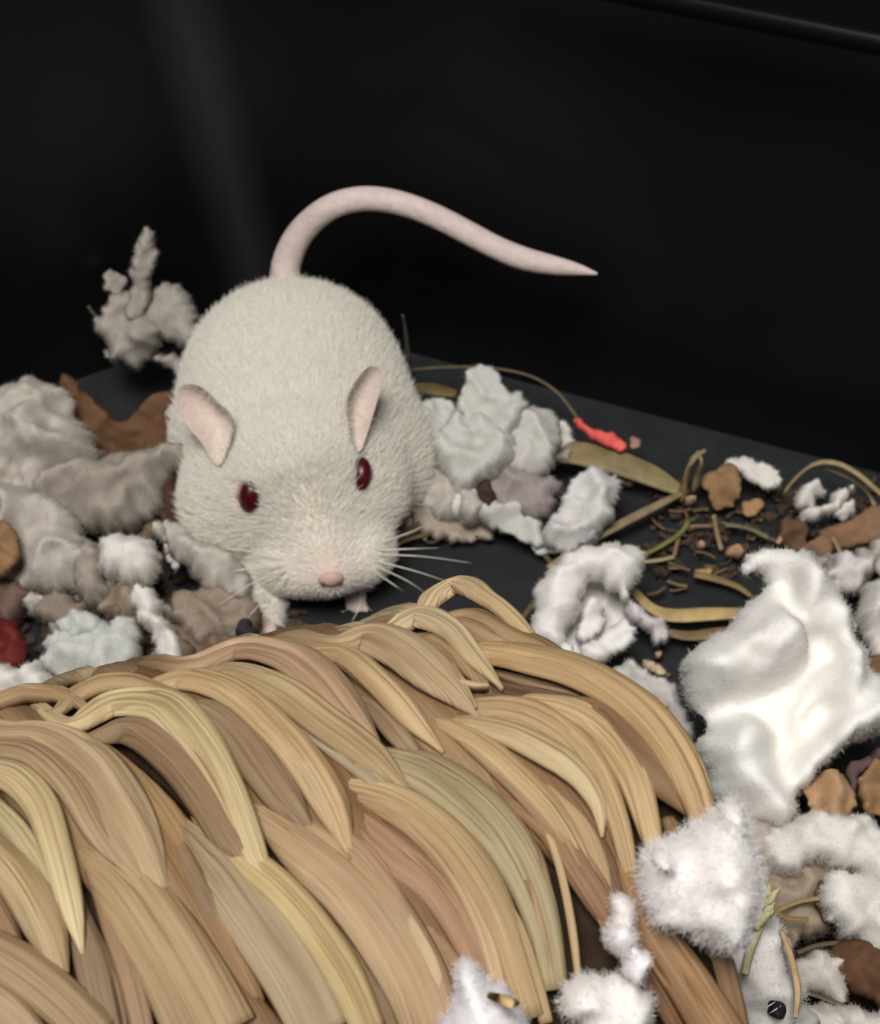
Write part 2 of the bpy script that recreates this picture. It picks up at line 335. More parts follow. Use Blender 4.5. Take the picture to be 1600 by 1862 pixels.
ST = [  # points px, widths px, lift, colour, carry over the top
 ([(-40, 1418), (30, 1436), (80, 1486), (108, 1565), (130, 1650), (151, 1738)], [54, 60, 66, 60, 50, 8], [.16, .22, .22, .12], LTY, 0),
 ([(-30, 1335), (80, 1358), (165, 1412), (215, 1486), (258, 1560), (308, 1670)], [60, 80, 112, 126, 95, 8], [.10, .16, .16, .10], TN, .8),
 ([(-20, 1372), (60, 1392), (130, 1450), (180, 1530), (240, 1600)], [30, 44, 50, 44, 10], [.15, .21, .21, .14], TN, 0),
 ([(120, 1326), (210, 1300), (300, 1308), (362, 1362), (408, 1432), (444, 1510), (470, 1580), (492, 1612)], [18, 40, 66, 78, 66, 60, 45, 8], [.14, .2, .24, .2, .12], LTY, .7),
 ([(170, 1342), (250, 1338), (330, 1392), (388, 1462), (428, 1530), (474, 1590)], [20, 56, 84, 92, 80, 12], [.06, .12, .14, .1], BR, 0),
 ([(250, 1262), (340, 1252), (425, 1280), (503, 1345), (560, 1408), (606, 1480), (640, 1568)], [18, 34, 52, 62, 70, 66, 8], [.14, .2, .22, .12], (216, 184, 134), .7),
 ([(440, 1308), (500, 1358), (560, 1425), (600, 1490), (632, 1558)], [16, 26, 30, 28, 6], [.2, .25, .25, .15], LT, 0),
 ([(330, 1292), (380, 1302), (440, 1350), (484, 1410), (522, 1462), (572, 1522)], [20, 54, 78, 80, 66, 10], [.06, .11, .12, .08], BR, 0),
 ([(360, 1236), (430, 1236), (520, 1276), (600, 1336), (680, 1392), (746, 1444)], [20, 36, 60, 66, 58, 6], [.12, .18, .2, .12], (206, 180, 134), .6),
 ([(500, 1300), (570, 1345), (640, 1395), (700, 1440), (742, 1446)], [14, 26, 32, 26, 6], [.1, .14, .14, .1], GY, 0),
 ([(330, 1224), (440, 1204), (530, 1218), (590, 1260), (642, 1318), (698, 1380)], [16, 26, 56, 72, 58, 6], [.16, .22, .22, .14], PK, .7),
 ([(560, 1198), (630, 1215), (690, 1262), (742, 1314), (806, 1374)], [18, 40, 50, 48, 6], [.16, .2, .2, .12], (212, 182, 134), .6),
 ([(640, 1260), (690, 1300), (730, 1345), (770, 1380)], [16, 36, 40, 10], [.04, .08, .08, .04], BR, 0),
 ([(600, 1192), (680, 1186), (742, 1212), (792, 1252), (872, 1314)], [20, 50, 76, 72, 5], [.18, .24, .24, .14], TN, .7),
 ([(690, 1170), (770, 1160), (822, 1180), (862, 1220), (914, 1268)], [12, 30, 40, 38, 5], [.22, .3, .3, .2], LT, .6),
 ([(760, 1174), (806, 1188), (850, 1222), (892, 1266)], [14, 40, 42, 6], [.14, .18, .18, .12], (184, 150, 110), 0),
 ([(820, 1262), (860, 1270), (890, 1268)], [4, 8, 4], [.2, .28, .24], LT, 0),
 ([(826, 1232), (846, 1268), (866, 1306)], [4, 7, 4], [.2, .28, .24], LT, 0),
 ([(756, 1138), (800, 1117), (845, 1108), (892, 1132), (940, 1162), (988, 1200)], [10, 18, 24, 28, 26, 8], [.24, .34, .34, .22], (224, 196, 148), .5),
 ([(776, 1150), (850, 1148), (918, 1180), (990, 1212), (1060, 1238)], [20, 46, 56, 54, 20], [.14, .2, .2, .14], (186, 156, 114), .6),
 ([(830, 1200), (900, 1212), (980, 1230), (1060, 1254), (1120, 1285), (1180, 1332), (1232, 1402), (1266, 1480), (1280, 1570), (1290, 1650)],
  [18, 40, 56, 62, 66, 74, 76, 56, 46, 40], [.16, .24, .28, .28, .26, .24], (206, 172, 122), 0),
 ([(860, 1240), (940, 1262), (1020, 1282), (1100, 1306), (1160, 1340)], [30, 54, 60, 56, 20], [-.02, .02, .04, .02], DK, 0),
 ([(900, 1222), (970, 1248), (1050, 1268), (1100, 1290)], [10, 22, 24, 10], [.06, .1, .1, .06], BR, 0),
 ([(1180, 1302), (1232, 1360), (1268, 1430), (1284, 1510), (1292, 1600)], [8, 20, 22, 20, 16], [.2, .3, .3, .25], LT, 0),
 ([(1030, 1284), (1092, 1312), (1150, 1378), (1202, 1432), (1256, 1494)], [20, 56, 68, 62, 6], [.14, .18, .2, .16], (158, 126, 88), 0),
 ([(960, 1282), (1050, 1316), (1110, 1362), (1146, 1420), (1170, 1490), (1190, 1570), (1200, 1640)], [30, 54, 62, 62, 50, 30, 10], [.12, .2, .22, .14], (222, 192, 140), 0),
 ([(860, 1290), (950, 1308), (1030, 1350), (1084, 1412), (1118, 1490), (1140, 1570), (1150, 1640)], [30, 54, 56, 54, 46, 34, 10], [.1, .17, .17, .1], (206, 176, 128), 0),
 ([(850, 1322), (930, 1352), (1004, 1392), (1056, 1430), (1086, 1476), (1092, 1530)], [30, 46, 52, 46, 34, 6], [.12, .2, .24, .18], (230, 208, 160), 0),
 ([(790, 1310), (870, 1362), (945, 1428), (1000, 1486), (1048, 1560), (1082, 1650)], [20, 44, 52, 52, 42, 12], [.1, .16, .16, .1], (206, 176, 128), 0),
 ([(840, 1358), (905, 1412), (970, 1478), (1018, 1532), (1058, 1600), (1100, 1695)], [12, 24, 28, 30, 28, 12], [.12, .17, .17, .12], (176, 144, 104), 0),
 ([(1000, 1440), (1060, 1510), (1090, 1580), (1110, 1650)], [20, 36, 40, 20], [.06, .1, .1, .06], (190, 160, 116), 0),
 ([(930, 1462), (1010, 1520), (1058, 1590), (1104, 1662), (1140, 1712)], [24, 58, 62, 52, 24], [.06, .1, .1, .1], (172, 132, 98), 0),
 ([(972, 1476), (1000, 1540), (1022, 1620), (1038, 1710), (1048, 1800)], [10, 14, 15, 15, 10], [.14, .22, .22, .2], (218, 188, 140), 0),
 ([(930, 1490), (965, 1560), (985, 1640), (1000, 1720), (1012, 1800)], [16, 44, 46, 44, 26], [.06, .1, .1, .08], (190, 158, 118), 0),
 ([(700, 1376), (780, 1408), (858, 1464), (918, 1530), (962, 1610), (990, 1700), (1008, 1800)], [50, 84, 96, 92, 80, 66, 50], [.02, .08, .1, .08], (186, 170, 128), 0),
 ([(620, 1422), (720, 1462), (800, 1520), (860, 1592), (904, 1670), (936, 1760), (966, 1850)], [24, 60, 76, 80, 70, 60, 50], [.06, .14, .16, .14], (212, 184, 134), 0),
 ([(640, 1446), (722, 1490), (784, 1545), (836, 1615), (874, 1690), (904, 1790), (920, 1870)], [14, 44, 40, 38, 36, 30, 20], [.08, .16, .16, .14], (202, 170, 128), 0),
 ([(640, 1480), (720, 1550), (790, 1612), (840, 1690), (876, 1770), (900, 1850)], [50, 86, 74, 66, 50, 40], [.0, .06, .08, .06], (190, 148, 114), 0),
 ([(870, 1600), (930, 1680), (964, 1770), (990, 1860)], [20, 30, 30, 26], [.14, .18, .18, .16], (204, 178, 132), 0),
 ([(600, 1500), (668, 1562), (716, 1628), (770, 1705)], [20, 36, 30, 8], [.06, .12, .12, .1], (196, 160, 122), 0),
 ([(722, 1640), (756, 1700), (790, 1770), (806, 1850)], [8, 22, 22, 14], [.1, .18, .18, .14], (222, 200, 158), 0),
 ([(470, 1470), (560, 1540), (640, 1612), (706, 1700), (756, 1790), (790, 1890)], [50, 110, 132, 132, 124, 110], [.0, .06, .1, .1], (196, 164, 124), 0),
 ([(540, 1640), (620, 1712), (680, 1790), (730, 1880)], [16, 40, 46, 40], [-.02, .02, .02, .02], (150, 124, 92), 0),
 ([(400, 1530), (450, 1572), (525, 1640), (582, 1712), (632, 1790), (672, 1880)], [40, 66, 72, 78, 74, 66], [.04, .12, .14, .12], (216, 192, 134), 0),
 ([(330, 1500), (410, 1590), (480, 1690), (540, 1780), (590, 1880)], [50, 104, 124, 126, 120], [.0, .06, .08, .08], (188, 168, 132), 0),
 ([(300, 1470), (330, 1550), (370, 1630), (420, 1710)], [14, 40, 44, 12], [.0, .06, .06, .02], (160, 132, 98), 0),
 ([(150, 1540), (225, 1612), (286, 1700), (340, 1790), (392, 1890)], [40, 116, 146, 160, 170], [.02, .1, .14, .14], (194, 166, 122), 0),
 ([(165, 1600), (205, 1690), (238, 1780), (262, 1880)], [14, 40, 50, 44], [.06, .1, .1, .08], (178, 144, 108), 0),
 ([(-30, 1530), (40, 1610), (88, 1700), (118, 1790)], [80, 92, 78, 20], [.04, .12, .14, .08], (204, 180, 134), 0),
 ([(-30, 1450), (40, 1530), (90, 1610), (138, 1700)], [40, 52, 48, 10], [.06, .12, .12, .08], (206, 190, 144), 0),
 ([(-40, 1720), (50, 1775), (120, 1830), (180, 1890)], [90, 104, 96, 90], [.06, .12, .12, .1], (182, 154, 112), 0),
 ([(140, 1660), (172, 1760), (200, 1890)], [50, 76, 80], [-.04, .02, .02], (150, 124, 94), 0),
 ([(-40, 1800), (20, 1850), (60, 1890)], [70, 80, 70], [.1, .16, .16], (186, 158, 118), 0),
 ([(-40, 1294), (60, 1285), (130, 1290), (170, 1310)], [14, 18, 18, 6], [.16, .22, .22, .16], (190, 160, 118), .5),
 ([(90, 1306), (150, 1282), (230, 1270), (318, 1276)], [8, 20, 22, 10], [.16, .24, .24, .18], (198, 168, 122), .5),
 ([(1130, 1560), (1176, 1680), (1240, 1780), (1310, 1890)], [30, 70, 84, 94], [.1, .18, .2, .2], (184, 144, 100), 0),
 ([(1110, 1640), (1150, 1730), (1200, 1820), (1240, 1890)], [16, 30, 34, 30], [.06, .1, .1, .1], (150, 112, 78), 0),
 ([(1250, 1560), (1290, 1680), (1320, 1780), (1344, 1890)], [30, 40, 40, 40], [.06, .12, .12, .12], (160, 126, 88), 0),
 ([(1080, 1500), (1100, 1570), (1130, 1640)], [20, 40, 20], [.04, .08, .06], (140, 104, 74), 0),
]
rs = random.Random(4)
for i, (pts, wid, lift, col, back) in enumerate(ST):
    px_strand(pts, wid, lift, col, i+1, back=back or None, cracks=rs.choice([1, 2, 3, 4]))
# under-layer of the plait and the sides turned away
kk = 100
for row in range(17):
    for q in range(6):
        th0 = -2.9+q*math.radians(60)+(row % 2)*.35
        s0 = S0+.3+row*.62
        pth = [(s0+.95*t, th0+1.0*t, .62*math.sin(math.pi*min(max(t, .06), .94))+.05) for t in (0, .25, .5, .75, 1)]
        if max(p[0]-rim_s(p[1]) for p in pth) > -.1: continue
        kk += 1
        hid = not (-1.1 < th0+.5 < .9)
        strand(pth, [.0, .08, .1, .0] if hid else [-.06, .0, .0, -.08], rs.choice([BR, (150, 118, 84), (170, 140, 100), (140, 108, 76)]) if not hid else rs.choice([TN, GY, LT, PK]), kk, cracks=1, NX=15, NL=20)

# ------------------------------------------------------------------ sheets and lumps
def fibres(name, V, Nr, T, count, length, rad, mat, parent, seed, flat=.62, curl=.7, clump=0):
    """short loose fibres standing off a surface (hair curves), V/Nr vertex arrays, T triangles"""
    rng = np.random.default_rng(seed)
    A, Bv, Cv = V[T[:, 0]], V[T[:, 1]], V[T[:, 2]]
    ar = np.linalg.norm(np.cross(Bv-A, Cv-A), axis=1); ti = rng.choice(len(T), count, p=ar/ar.sum())
    r1 = np.sqrt(rng.random(count)); r2 = rng.random(count)
    bc = np.stack([1-r1, r1*(1-r2), r1*r2], 1)
    P = (V[T[ti]]*bc[:, :, None]).sum(1); N_ = (Nr[T[ti]]*bc[:, :, None]).sum(1)
    N_ /= np.linalg.norm(N_, axis=1)[:, None]+1e-9
    D1 = N_*(1-flat)+rng.normal(0, flat, (count, 3)); D1 /= np.linalg.norm(D1, axis=1)[:, None]
    D2 = D1+rng.normal(0, curl, (count, 3)); D2 /= np.linalg.norm(D2, axis=1)[:, None]
    Ls = length*rng.uniform(.35, 1.2, count)[:, None]
    p0 = P-N_*.01; p1 = p0+D1*Ls*.5; p2 = p1+D2*Ls*.5
    return haircurves(name, np.stack([p0, p1, p2], 1), rad, mat, parent)
def haircurves(name, pts, rad, mat, parent):
    n, kx, _ = pts.shape
    cv = bpy.data.hair_curves.new(name); cv.add_curves([kx]*n)
    cv.attributes['position'].data.foreach_set('vector', (pts.reshape(-1, 3)*S).astype(np.float32).ravel())
    ra = cv.attributes.get('radius') or cv.attributes.new('radius', 'FLOAT', 'POINT')
    ra.data.foreach_set('value', np.tile(np.linspace(1, .25, kx)*rad*S, n).astype(np.float32))
    cv.materials.append(mat)
    o = bpy.data.objects.new(name, cv); COL.objects.link(o)
    if parent is not None: o.parent = parent
    o['kind'] = 'stuff'; return o
def chaikin(P, it):
    P = np.asarray(P, float)
    for _ in range(it):
        Q = np.roll(P, -1, 0); P = np.stack([.75*P+.25*Q, .25*P+.75*Q], 1).reshape(-1, 2)
    return P
def sheet_mesh(outline, z0, elev, azim, thick, seed, crease=.16, lump=.16, curl=0, edge=.085, round_=.8, smooth_it=2, anchor=None, bottom=.7, spacing=None, lscale=1.6, folds=(), grow=1.0):
    out = np.asarray(outline, float); out = out.mean(0)+(out-out.mean(0))*grow
    out = chaikin(out, smooth_it)
    N = np.array([math.sin(azim)*math.cos(elev), -math.cos(azim)*math.cos(elev), math.sin(elev)])
    ib = anchor if anchor is not None else out[np.argmax(out[:, 1])]
    P0 = atz(ib[0], ib[1], z0)
    e1 = nrm(np.cross(N, [0, 0, 1.]) if abs(N[2]) < .999 else np.array([1., 0, 0])); e1 = -e1; e2 = np.cross(N, e1)
    ab = []
    for u, v in out:
        d = ray(u, v); t = ((P0-CAM)@N)/(d@N); q = CAM+d*t-P0; ab.append((q@e1, q@e2))
    ab = np.array(ab)
    fl = []
    for pl, amp, wd_ in folds:
        pp = []
        for u, v in pl:
            d = ray(u, v); t = ((P0-CAM)@N)/(d@N); q = CAM+d*t-P0; pp.append((q@e1, q@e2))
        fl.append((np.array(pp), amp, wd_))
    # resample the outline, then tear it a little
    cl = np.r_[ab, ab[:1]]; L = np.r_[0, np.cumsum(np.linalg.norm(np.diff(cl, axis=0), axis=1))]
    size = math.sqrt(max(1e-4, abs(np.sum(ab[:, 0]*np.roll(ab[:, 1], -1)-ab[:, 1]*np.roll(ab[:, 0], -1)))/2))
    sp = spacing or max(.04, size/34)
    m = max(14, int(L[-1]/sp)); t = np.linspace(0, L[-1], m, endpoint=False)
    bd = np.stack([np.interp(t, L, cl[:, 0]), np.interp(t, L, cl[:, 1])], 1)
    nb = np.roll(bd, -1, 0)-np.roll(bd, 1, 0); nb = np.stack([nb[:, 1], -nb[:, 0]], 1); nb /= np.linalg.norm(nb, axis=1)[:, None]+1e-9
    jit = np.array([noise.noise(Vector((p[0]*4.5, p[1]*4.5, seed)))+.7*noise.noise(Vector((p[0]*13, p[1]*13, seed+9)))+.5*noise.noise(Vector((p[0]*1.9, p[1]*1.9, seed+19))) for p in bd])
    bd = bd+nb*(jit*edge)[:, None]
    lo, hi = bd.min(0), bd.max(0); pts = [tuple(p) for p in bd]; ins = []
    rw = 0; y = lo[1]
    rr = random.Random(seed)
    while y < hi[1]:
        x = lo[0]+(sp/2 if rw % 2 else 0)
        while x < hi[0]:
            ins.append((x+rr.uniform(-.1, .1)*sp, y+rr.uniform(-.1, .1)*sp)); x += sp
        y += sp*.87; rw += 1
    ins = np.array(ins)
    x, y = ins[:, 0], ins[:, 1]; inside = np.zeros(len(ins), bool)
    for i in range(m):
        (x1, y1), (x2, y2) = bd[i], bd[(i+1) % m]
        c = ((y1 > y) != (y2 > y)); xi = x1+(y-y1)*(x2-x1)/((y2-y1) if y2 != y1 else 1e-9)
        inside ^= c & (x < xi)
    ins = ins[inside]
    if len(ins):
        dd = np.sqrt(((ins[:, None, :]-bd[None])**2).sum(2)).min(1); ins = ins[dd > sp*.55]
    allp = [Vector(p) for p in pts]+[Vector(p) for p in ins]
    vo, _, fo, *_ = geometry.delaunay_2d_cdt(allp, [(i, (i+1) % m) for i in range(m)], [], 1, 1e-5)
    q = np.array([(p.x, p.y) for p in vo])
    d = np.sqrt(((q[:, None, :]-bd[None])**2).sum(2)).min(1)
    onb = d < 1e-4
    dm = max(d.max(), .02); pr = np.clip(d/(dm*round_), 0, 1); pr = np.sqrt(np.maximum(0, 1-(1-pr)**2))
    hgt = np.zeros(len(q)); mid = np.zeros(len(q))
    c = q.mean(0)
    for i, p in enumerate(q):
        a = noise.noise(Vector((p[0]*lscale+seed, p[1]*lscale, seed*.37)))
        b = noise.noise(Vector((p[0]*3.6, p[1]*3.6+seed, seed*.77)))
        r1 = 1-abs(noise.noise(Vector((p[0]*1.3+seed*.3, p[1]*1.3, seed*1.1)))*2.2)
        r2 = 1-abs(noise.noise(Vector((p[0]*3.1-seed*.3, p[1]*3.1, seed*1.9)))*2.2)
        f = noise.noise(Vector((p[0]*9, p[1]*9, seed)))
        hgt[i] = lump*(a+.7*b)+crease*(max(r1, -.4)+.6*max(r2, -.4)-.6)+.03*f+.03*noise.noise(Vector((p[0]*6, p[1]*6, seed+4)))
        mid[i] = curl*((p-c)**2).sum()+.04*noise.noise(Vector((p[0]*1.2, p[1]*1.2, seed+3)))
    for pp, amp, wd_ in fl:                # soft folds along lines
        dm_ = np.full(len(q), 1e9)
        for a_, b_ in zip(pp[:-1], pp[1:]):
            t_ = np.clip(((q-a_)@(b_-a_))/((b_-a_)@(b_-a_)+1e-12), 0, 1); dm_ = np.minimum(dm_, np.linalg.norm(q-a_-t_[:, None]*(b_-a_), axis=1))
        hgt += amp*np.exp(-(dm_/wd_)**2)
    top = pr*np.maximum(thick*.12, thick+hgt)+mid; bot = -bottom*pr*np.maximum(.15*thick, thick+.5*hgt)+mid
    n = len(q); idx = np.arange(n); bmap = idx.copy(); ex = [i for i in range(n) if not onb[i]]
    bmap[ex] = n+np.arange(len(ex))
    W = lambda qq, hh: P0+qq[0]*e1+qq[1]*e2+hh*N
    vs = [W(q[i], top[i]) for i in range(n)]+[W(q[i], bot[i]) for i in ex]
    fs = [tuple(f) for f in fo]; tf = list(fs)
    # orientation: face normal should agree with N
    a, b, c_ = [np.array(vs[j]) for j in fs[0][:3]]
    if np.cross(b-a, c_-a)@N < 0: fs = [f[::-1] for f in fs]
    fs = fs+[tuple(int(bmap[j]) for j in f[::-1]) for f in fs]
    V = np.array(vs); lowest = V[:, 2].min()
    if lowest < .015:                      # keep it out of the floor: slide it up its line of sight
        dv = -ray(*ib); V = V+dv*((.015-lowest)/dv[2])
    return V, fs
def vnormals(V, fs):
    N_ = np.zeros_like(V); T = np.array([f[:3] for f in fs if len(f) >= 3]); A, B, C_ = V[T[:, 0]], V[T[:, 1]], V[T[:, 2]]
    fn = np.cross(B-A, C_-A)
    for j in range(3): np.add.at(N_, T[:, j], fn)
    N_ /= np.linalg.norm(N_, axis=1)[:, None]+1e-9; return N_, T
BVH = {}
def on(u, v, *objs, up=.05):              # height of what has been built so far where a line of sight meets it
    best = None; d = ray(u, v)
    for b in (BVH[o.name] for o in objs) if objs else BVH.values():
        h_ = b.ray_cast(Vector(CAM), Vector(d))
        if h_[0] is not None and (best is None or h_[3] < best[1]): best = (h_[0].z, h_[3])
    return (best[0] if best else 0)+up
def tz(u, v, up=.08):
    return float(cyl(*px2cyl(u, v, R+.12), R+.12+up)[2])
def scrap(name, label, cat, outlines, col=(232, 228, 222), z0=.12, elev=62, azim=0, thick=.28, seed=1, mat=None, fuzz=True, group=None, flen=.13, **kw):
    """one torn piece; several outlines are folds of the same piece"""
    if not isinstance(outlines[0], dict): outlines = [dict(o=outlines)]
    VV, FF, off = [], [], 0
    for i, q in enumerate(outlines):
        a = dict(z0=z0, elev=elev, azim=azim, thick=thick, seed=seed+i*.61, **kw); a.update({k_: v for k_, v in q.items() if k_ != 'o'})
        a['elev'] = math.radians(a['elev']); a['azim'] = math.radians(a['azim'])
        V, fs = sheet_mesh(q['o'], **a); VV.append(V); FF += [tuple(j+off for j in f) for f in fs]; off += len(V)
    V = np.concatenate(VV)
    o = meshobj(name, V, FF, mat or M_PAPER); o.color = lin(col); tag(o, label, cat, group); rebase(o)
    BVH[o.name] = BVHTree.FromPolygons([tuple(v) for v in V], FF)
    if fuzz:
        N_, T = vnormals(V, FF); V2 = V-np.array(o.location)/S
        A, B, C_ = V[T[:, 0]], V[T[:, 1]], V[T[:, 2]]; area_ = np.linalg.norm(np.cross(B-A, C_-A), axis=1).sum()/2
        f = fibres('paper_fibres', V2, N_, T, int(min(16000, 2200*area_*fuzz+60)), flen*.4, .0015, M_FUZZ, o, int(seed*10)+3); f.color = o.color
    return o
def tube(name, pts, rad, mat, n=8, flat=1.0, closed_tip=True, NL=None, parent=None, uvs=False):
    P = spline(np.c_[np.asarray(pts, float), np.asarray(rad, float)], NL or max(8, len(pts)*5)) if len(pts) > 2 else np.c_[np.asarray(pts, float), np.asarray(rad, float)]
    X = P[:, :3]; r = np.maximum(P[:, 3], .002); T = np.gradient(X, axis=0); T /= np.linalg.norm(T, axis=1)[:, None]
    up = np.array([0, 0, 1.]); vs = []; fs = []
    B = np.cross(T, up); bad = np.linalg.norm(B, axis=1) < .05; B[bad] = np.array([1., 0, 0]); B /= np.linalg.norm(B, axis=1)[:, None]
    Nn = np.cross(B, T); m = len(X)
    for i in range(m):
        for j in range(n):
            a = 2*math.pi*j/n; vs.append(X[i]+B[i]*math.cos(a)*r[i]+Nn[i]*math.sin(a)*r[i]*flat)
    for i in range(m-1):
        for j in range(n):
            a, b = i*n+j, i*n+(j+1) % n; fs.append((a, b, b+n, a+n))
    fs.append(tuple(range(n-1, -1, -1))); fs.append(tuple(range((m-1)*n, m*n)))
    return meshobj(name, vs, fs, mat, parent)
def hay(name, label, cat, px, wpx, z, col, group=None, flat=.45, n=8, mat=None):
    zs = z if isinstance(z, (list, tuple)) else [z]*len(px)
    P = [atz(u, v, zz) for (u, v), zz in zip(px, zs)]
    ws = wpx if isinstance(wpx, (list, tuple)) else [wpx]*len(px)
    r = [max(.008, a*np.linalg.norm(p-CAM)/F/2) for a, p in zip(ws, P)]
    o = tube(name, P, r, mat or M_HAY, n=n, flat=flat); o.color = lin(col); rebase(o); return tag(o, label, cat, group)

# ------------------------------------------------------------------ white mouse
YAW = math.radians(10.4)                   # the body points a little to the right of the camera
CY, SY = math.cos(YAW), math.sin(YAW)
ELL = [  # centre, radii, blend width
 ((-1.70, .86, 1.18), (1.19, 1.20, 1.12), .30),     # rump
 ((-1.60, .15, 1.12), (1.24, 1.10, .98), .40),      # belly and flanks
 ((-1.56, -.20, 1.12), (1.02, .80, .68), .35),      # shoulders
 ((-1.58, -.66, 1.42), (.92, .66, .66), .16),       # skull
 ((-2.12, -.82, 1.02), (.66, .62, .62), .30),       # cheek
 ((-1.04, -.72, 1.00), (.62, .60, .62), .30),       # cheek
 ((-.55, .20, .72), (.40, .62, .58), .25),          # thigh
 ((-2.62, .30, .72), (.36, .62, .58), .25),         # thigh
 ((-1.56, -1.40, .66), (.42, .40, .36), .2),       # whisker pad
 ((-.94, -1.30, .68), (.42, .40, .36), .2),        # whisker pad
 ((-1.28, -1.30, .45), (.36, .36, .24), .18),       # chin
]
CAPS = [  # a, b, ra, rb, blend
 ((-1.52, -.85, 1.32), (-1.20, -1.60, .76), .66, .30, .22),   # muzzle
 ((-2.02, -1.00, .62), (-1.93, -1.66, .20), .34, .19, .16),   # fore leg
 ((-1.93, -1.66, .20), (-1.88, -1.96, .11), .18, .10, .08),   # fore paw
 ((-.98, -.75, .60), (-.94, -1.12, .20), .32, .17, .16),
 ((-.94, -1.12, .20), (-.94, -1.40, .11), .17, .10, .08),
 ((-.42, .30, .2), (-.34, -.22, .12), .2, .12, .12),          # hind feet
 ((-2.72, .35, .2), (-2.86, -.15, .12), .2, .12, .12),
]
for bx, by, yy in ((-1.88, -1.96, 0), (-.94, -1.40, 0), (-.34, -.22, 0), (-2.86, -.15, 0)):   # toes
    for k in range(4):
        a = (k-1.5)*.36
        CAPS.append(((bx+(k-1.5)*.05, by, .09), (bx+math.sin(a)*.24, by-math.cos(a)*.2, .05), .055, .035, .03))
def sdf(P):
    P = np.asarray(P, float); d = None
    def smin(a, b, k):
        h = np.clip(.5+.5*(b-a)/k, 0, 1); return b*(1-h)+a*h-k*h*(1-h)
    for c, r, k in ELL:
        q = P-np.array(c); x = q[..., 0]*CY+q[..., 1]*SY; y = -q[..., 0]*SY+q[..., 1]*CY
        q = np.stack([x, y, q[..., 2]], -1); r = np.array(r)
        k0 = np.sqrt(((q/r)**2).sum(-1)); k1 = np.sqrt(((q/r**2)**2).sum(-1))+1e-9
        e = k0*(k0-1)/k1; d = e if d is None else smin(d, e, k)
    for a, b, ra, rb, k in CAPS:
        a, b = np.array(a), np.array(b); ba = b-a; t = np.clip(((P-a)@ba)/(ba@ba), 0, 1)
        e = np.sqrt(((P-a-t[..., None]*ba)**2).sum(-1))-(ra+(rb-ra)*t); d = smin(d, e, k)
    return d
def grad(P, e=.01):
    g_ = np.stack([sdf(P+np.eye(3)[i]*e)-sdf(P-np.eye(3)[i]*e) for i in range(3)], -1)
    return g_/(np.linalg.norm(g_, axis=-1)[..., None]+1e-9)
def surface_nets(lo, hi, h):
    ax_ = [np.arange(lo[i], hi[i]+h, h) for i in range(3)]
    G = np.stack(np.meshgrid(*ax_, indexing='ij'), -1); D_ = sdf(G); sg = D_ < 0
    nx, ny, nz = D_.shape; acc = np.zeros((nx-1, ny-1, nz-1, 3)); cnt = np.zeros((nx-1, ny-1, nz-1))
    corners = [(i, j, k) for i in (0, 1) for j in (0, 1) for k in (0, 1)]
    sl = lambda a, o: a[o[0]:nx-1+o[0], o[1]:ny-1+o[1], o[2]:nz-1+o[2]]
    for c1 in corners:
        for axx in range(3):
            if c1[axx]: continue
            c2 = list(c1); c2[axx] = 1
            a, b = sl(D_, c1), sl(D_, c2); m = (a < 0) != (b < 0)
            t = np.where(m, a/(a-b+1e-12), 0); pnt = np.zeros(a.shape+(3,))
            for ii in range(3): pnt[..., ii] = c1[ii]
            pnt[..., axx] += t; acc += pnt*m[..., None]; cnt += m
    act = cnt > 0; idm = -np.ones(act.shape, int); idm[act] = np.arange(act.sum())
    ijk = np.argwhere(act); V = np.array(lo)+(ijk+acc[act]/cnt[act][:, None])*h; fs = []
    for axx in range(3):
        o = [0, 0, 0]; o[axx] = 1
        s1 = sg[:nx-o[0], :ny-o[1], :nz-o[2]]; s2 = sg[o[0]:, o[1]:, o[2]:]
        e = np.argwhere(s1 != s2); b, c = [(1, 2), (2, 0), (0, 1)][axx]
        for p in e:
            if p[b] < 1 or p[c] < 1 or p[b] >= D_.shape[b]-1 or p[c] >= D_.shape[c]-1: continue
            q = []
            for db, dc in ((-1, -1), (0, -1), (0, 0), (-1, 0)):
                z_ = list(p); z_[b] += db; z_[c] += dc; q.append(int(idm[tuple(z_)]))
            fs.append(tuple(q) if s1[tuple(p)] else tuple(q[::-1]))
    return V, fs
MV, MF = surface_nets((-3.4, -2.5, -.1), (.4, 2.5, 2.7), .07)
for _ in range(3):
    dd_ = sdf(MV); MV = MV-grad(MV)*np.clip(dd_, -.03, .03)[:, None]
MV[:, 2] = np.maximum(MV[:, 2], .012)
def hit(u, v):
    d = ray(u, v); t = 14.
    for _ in range(200):
        e = float(sdf((CAM+d*t)[None])[0]); t += e*.8
        if e < .003: break
    return CAM+d*t
mouse = empty('mouse', (-1.6, -.2, 0))
tag(mouse, 'white mouse with dark red eyes and raised curling tail facing the camera', 'mouse')
m_, nt_, bs_ = newmat('mouse_skin')
at_ = nd(nt_, 'ShaderNodeVertexColor'); at_.layer_name = 'coat'
nt_.links.new(at_.outputs[0], bs_.inputs['Base Color']); bs_.inputs['Roughness'].default_value = .8; bs_.inputs['Specular IOR Level'].default_value = .15
M_MOUSE = m_
body = meshobj('body', MV, MF, M_MOUSE); adopt(mouse, body)
NOSE = hit(602, 1056); EYES = [hit(455, 904), hit(657, 863)]
PAWS = [np.array(p) for p in ((-1.88, -2.02, .08), (-.94, -1.48, .08), (-.34, -.3, .08), (-2.86, -.22, .08))]
def sstep(x, a, b):
    t = np.clip((x-a)/(b-a), 0, 1); return t*t*(3-2*t)
pink = 1-sstep(np.linalg.norm(MV-NOSE, axis=1), .18, .52)
for p in PAWS: pink = np.maximum(pink, 1-sstep(np.linalg.norm(MV-p, axis=1), .18, .36))
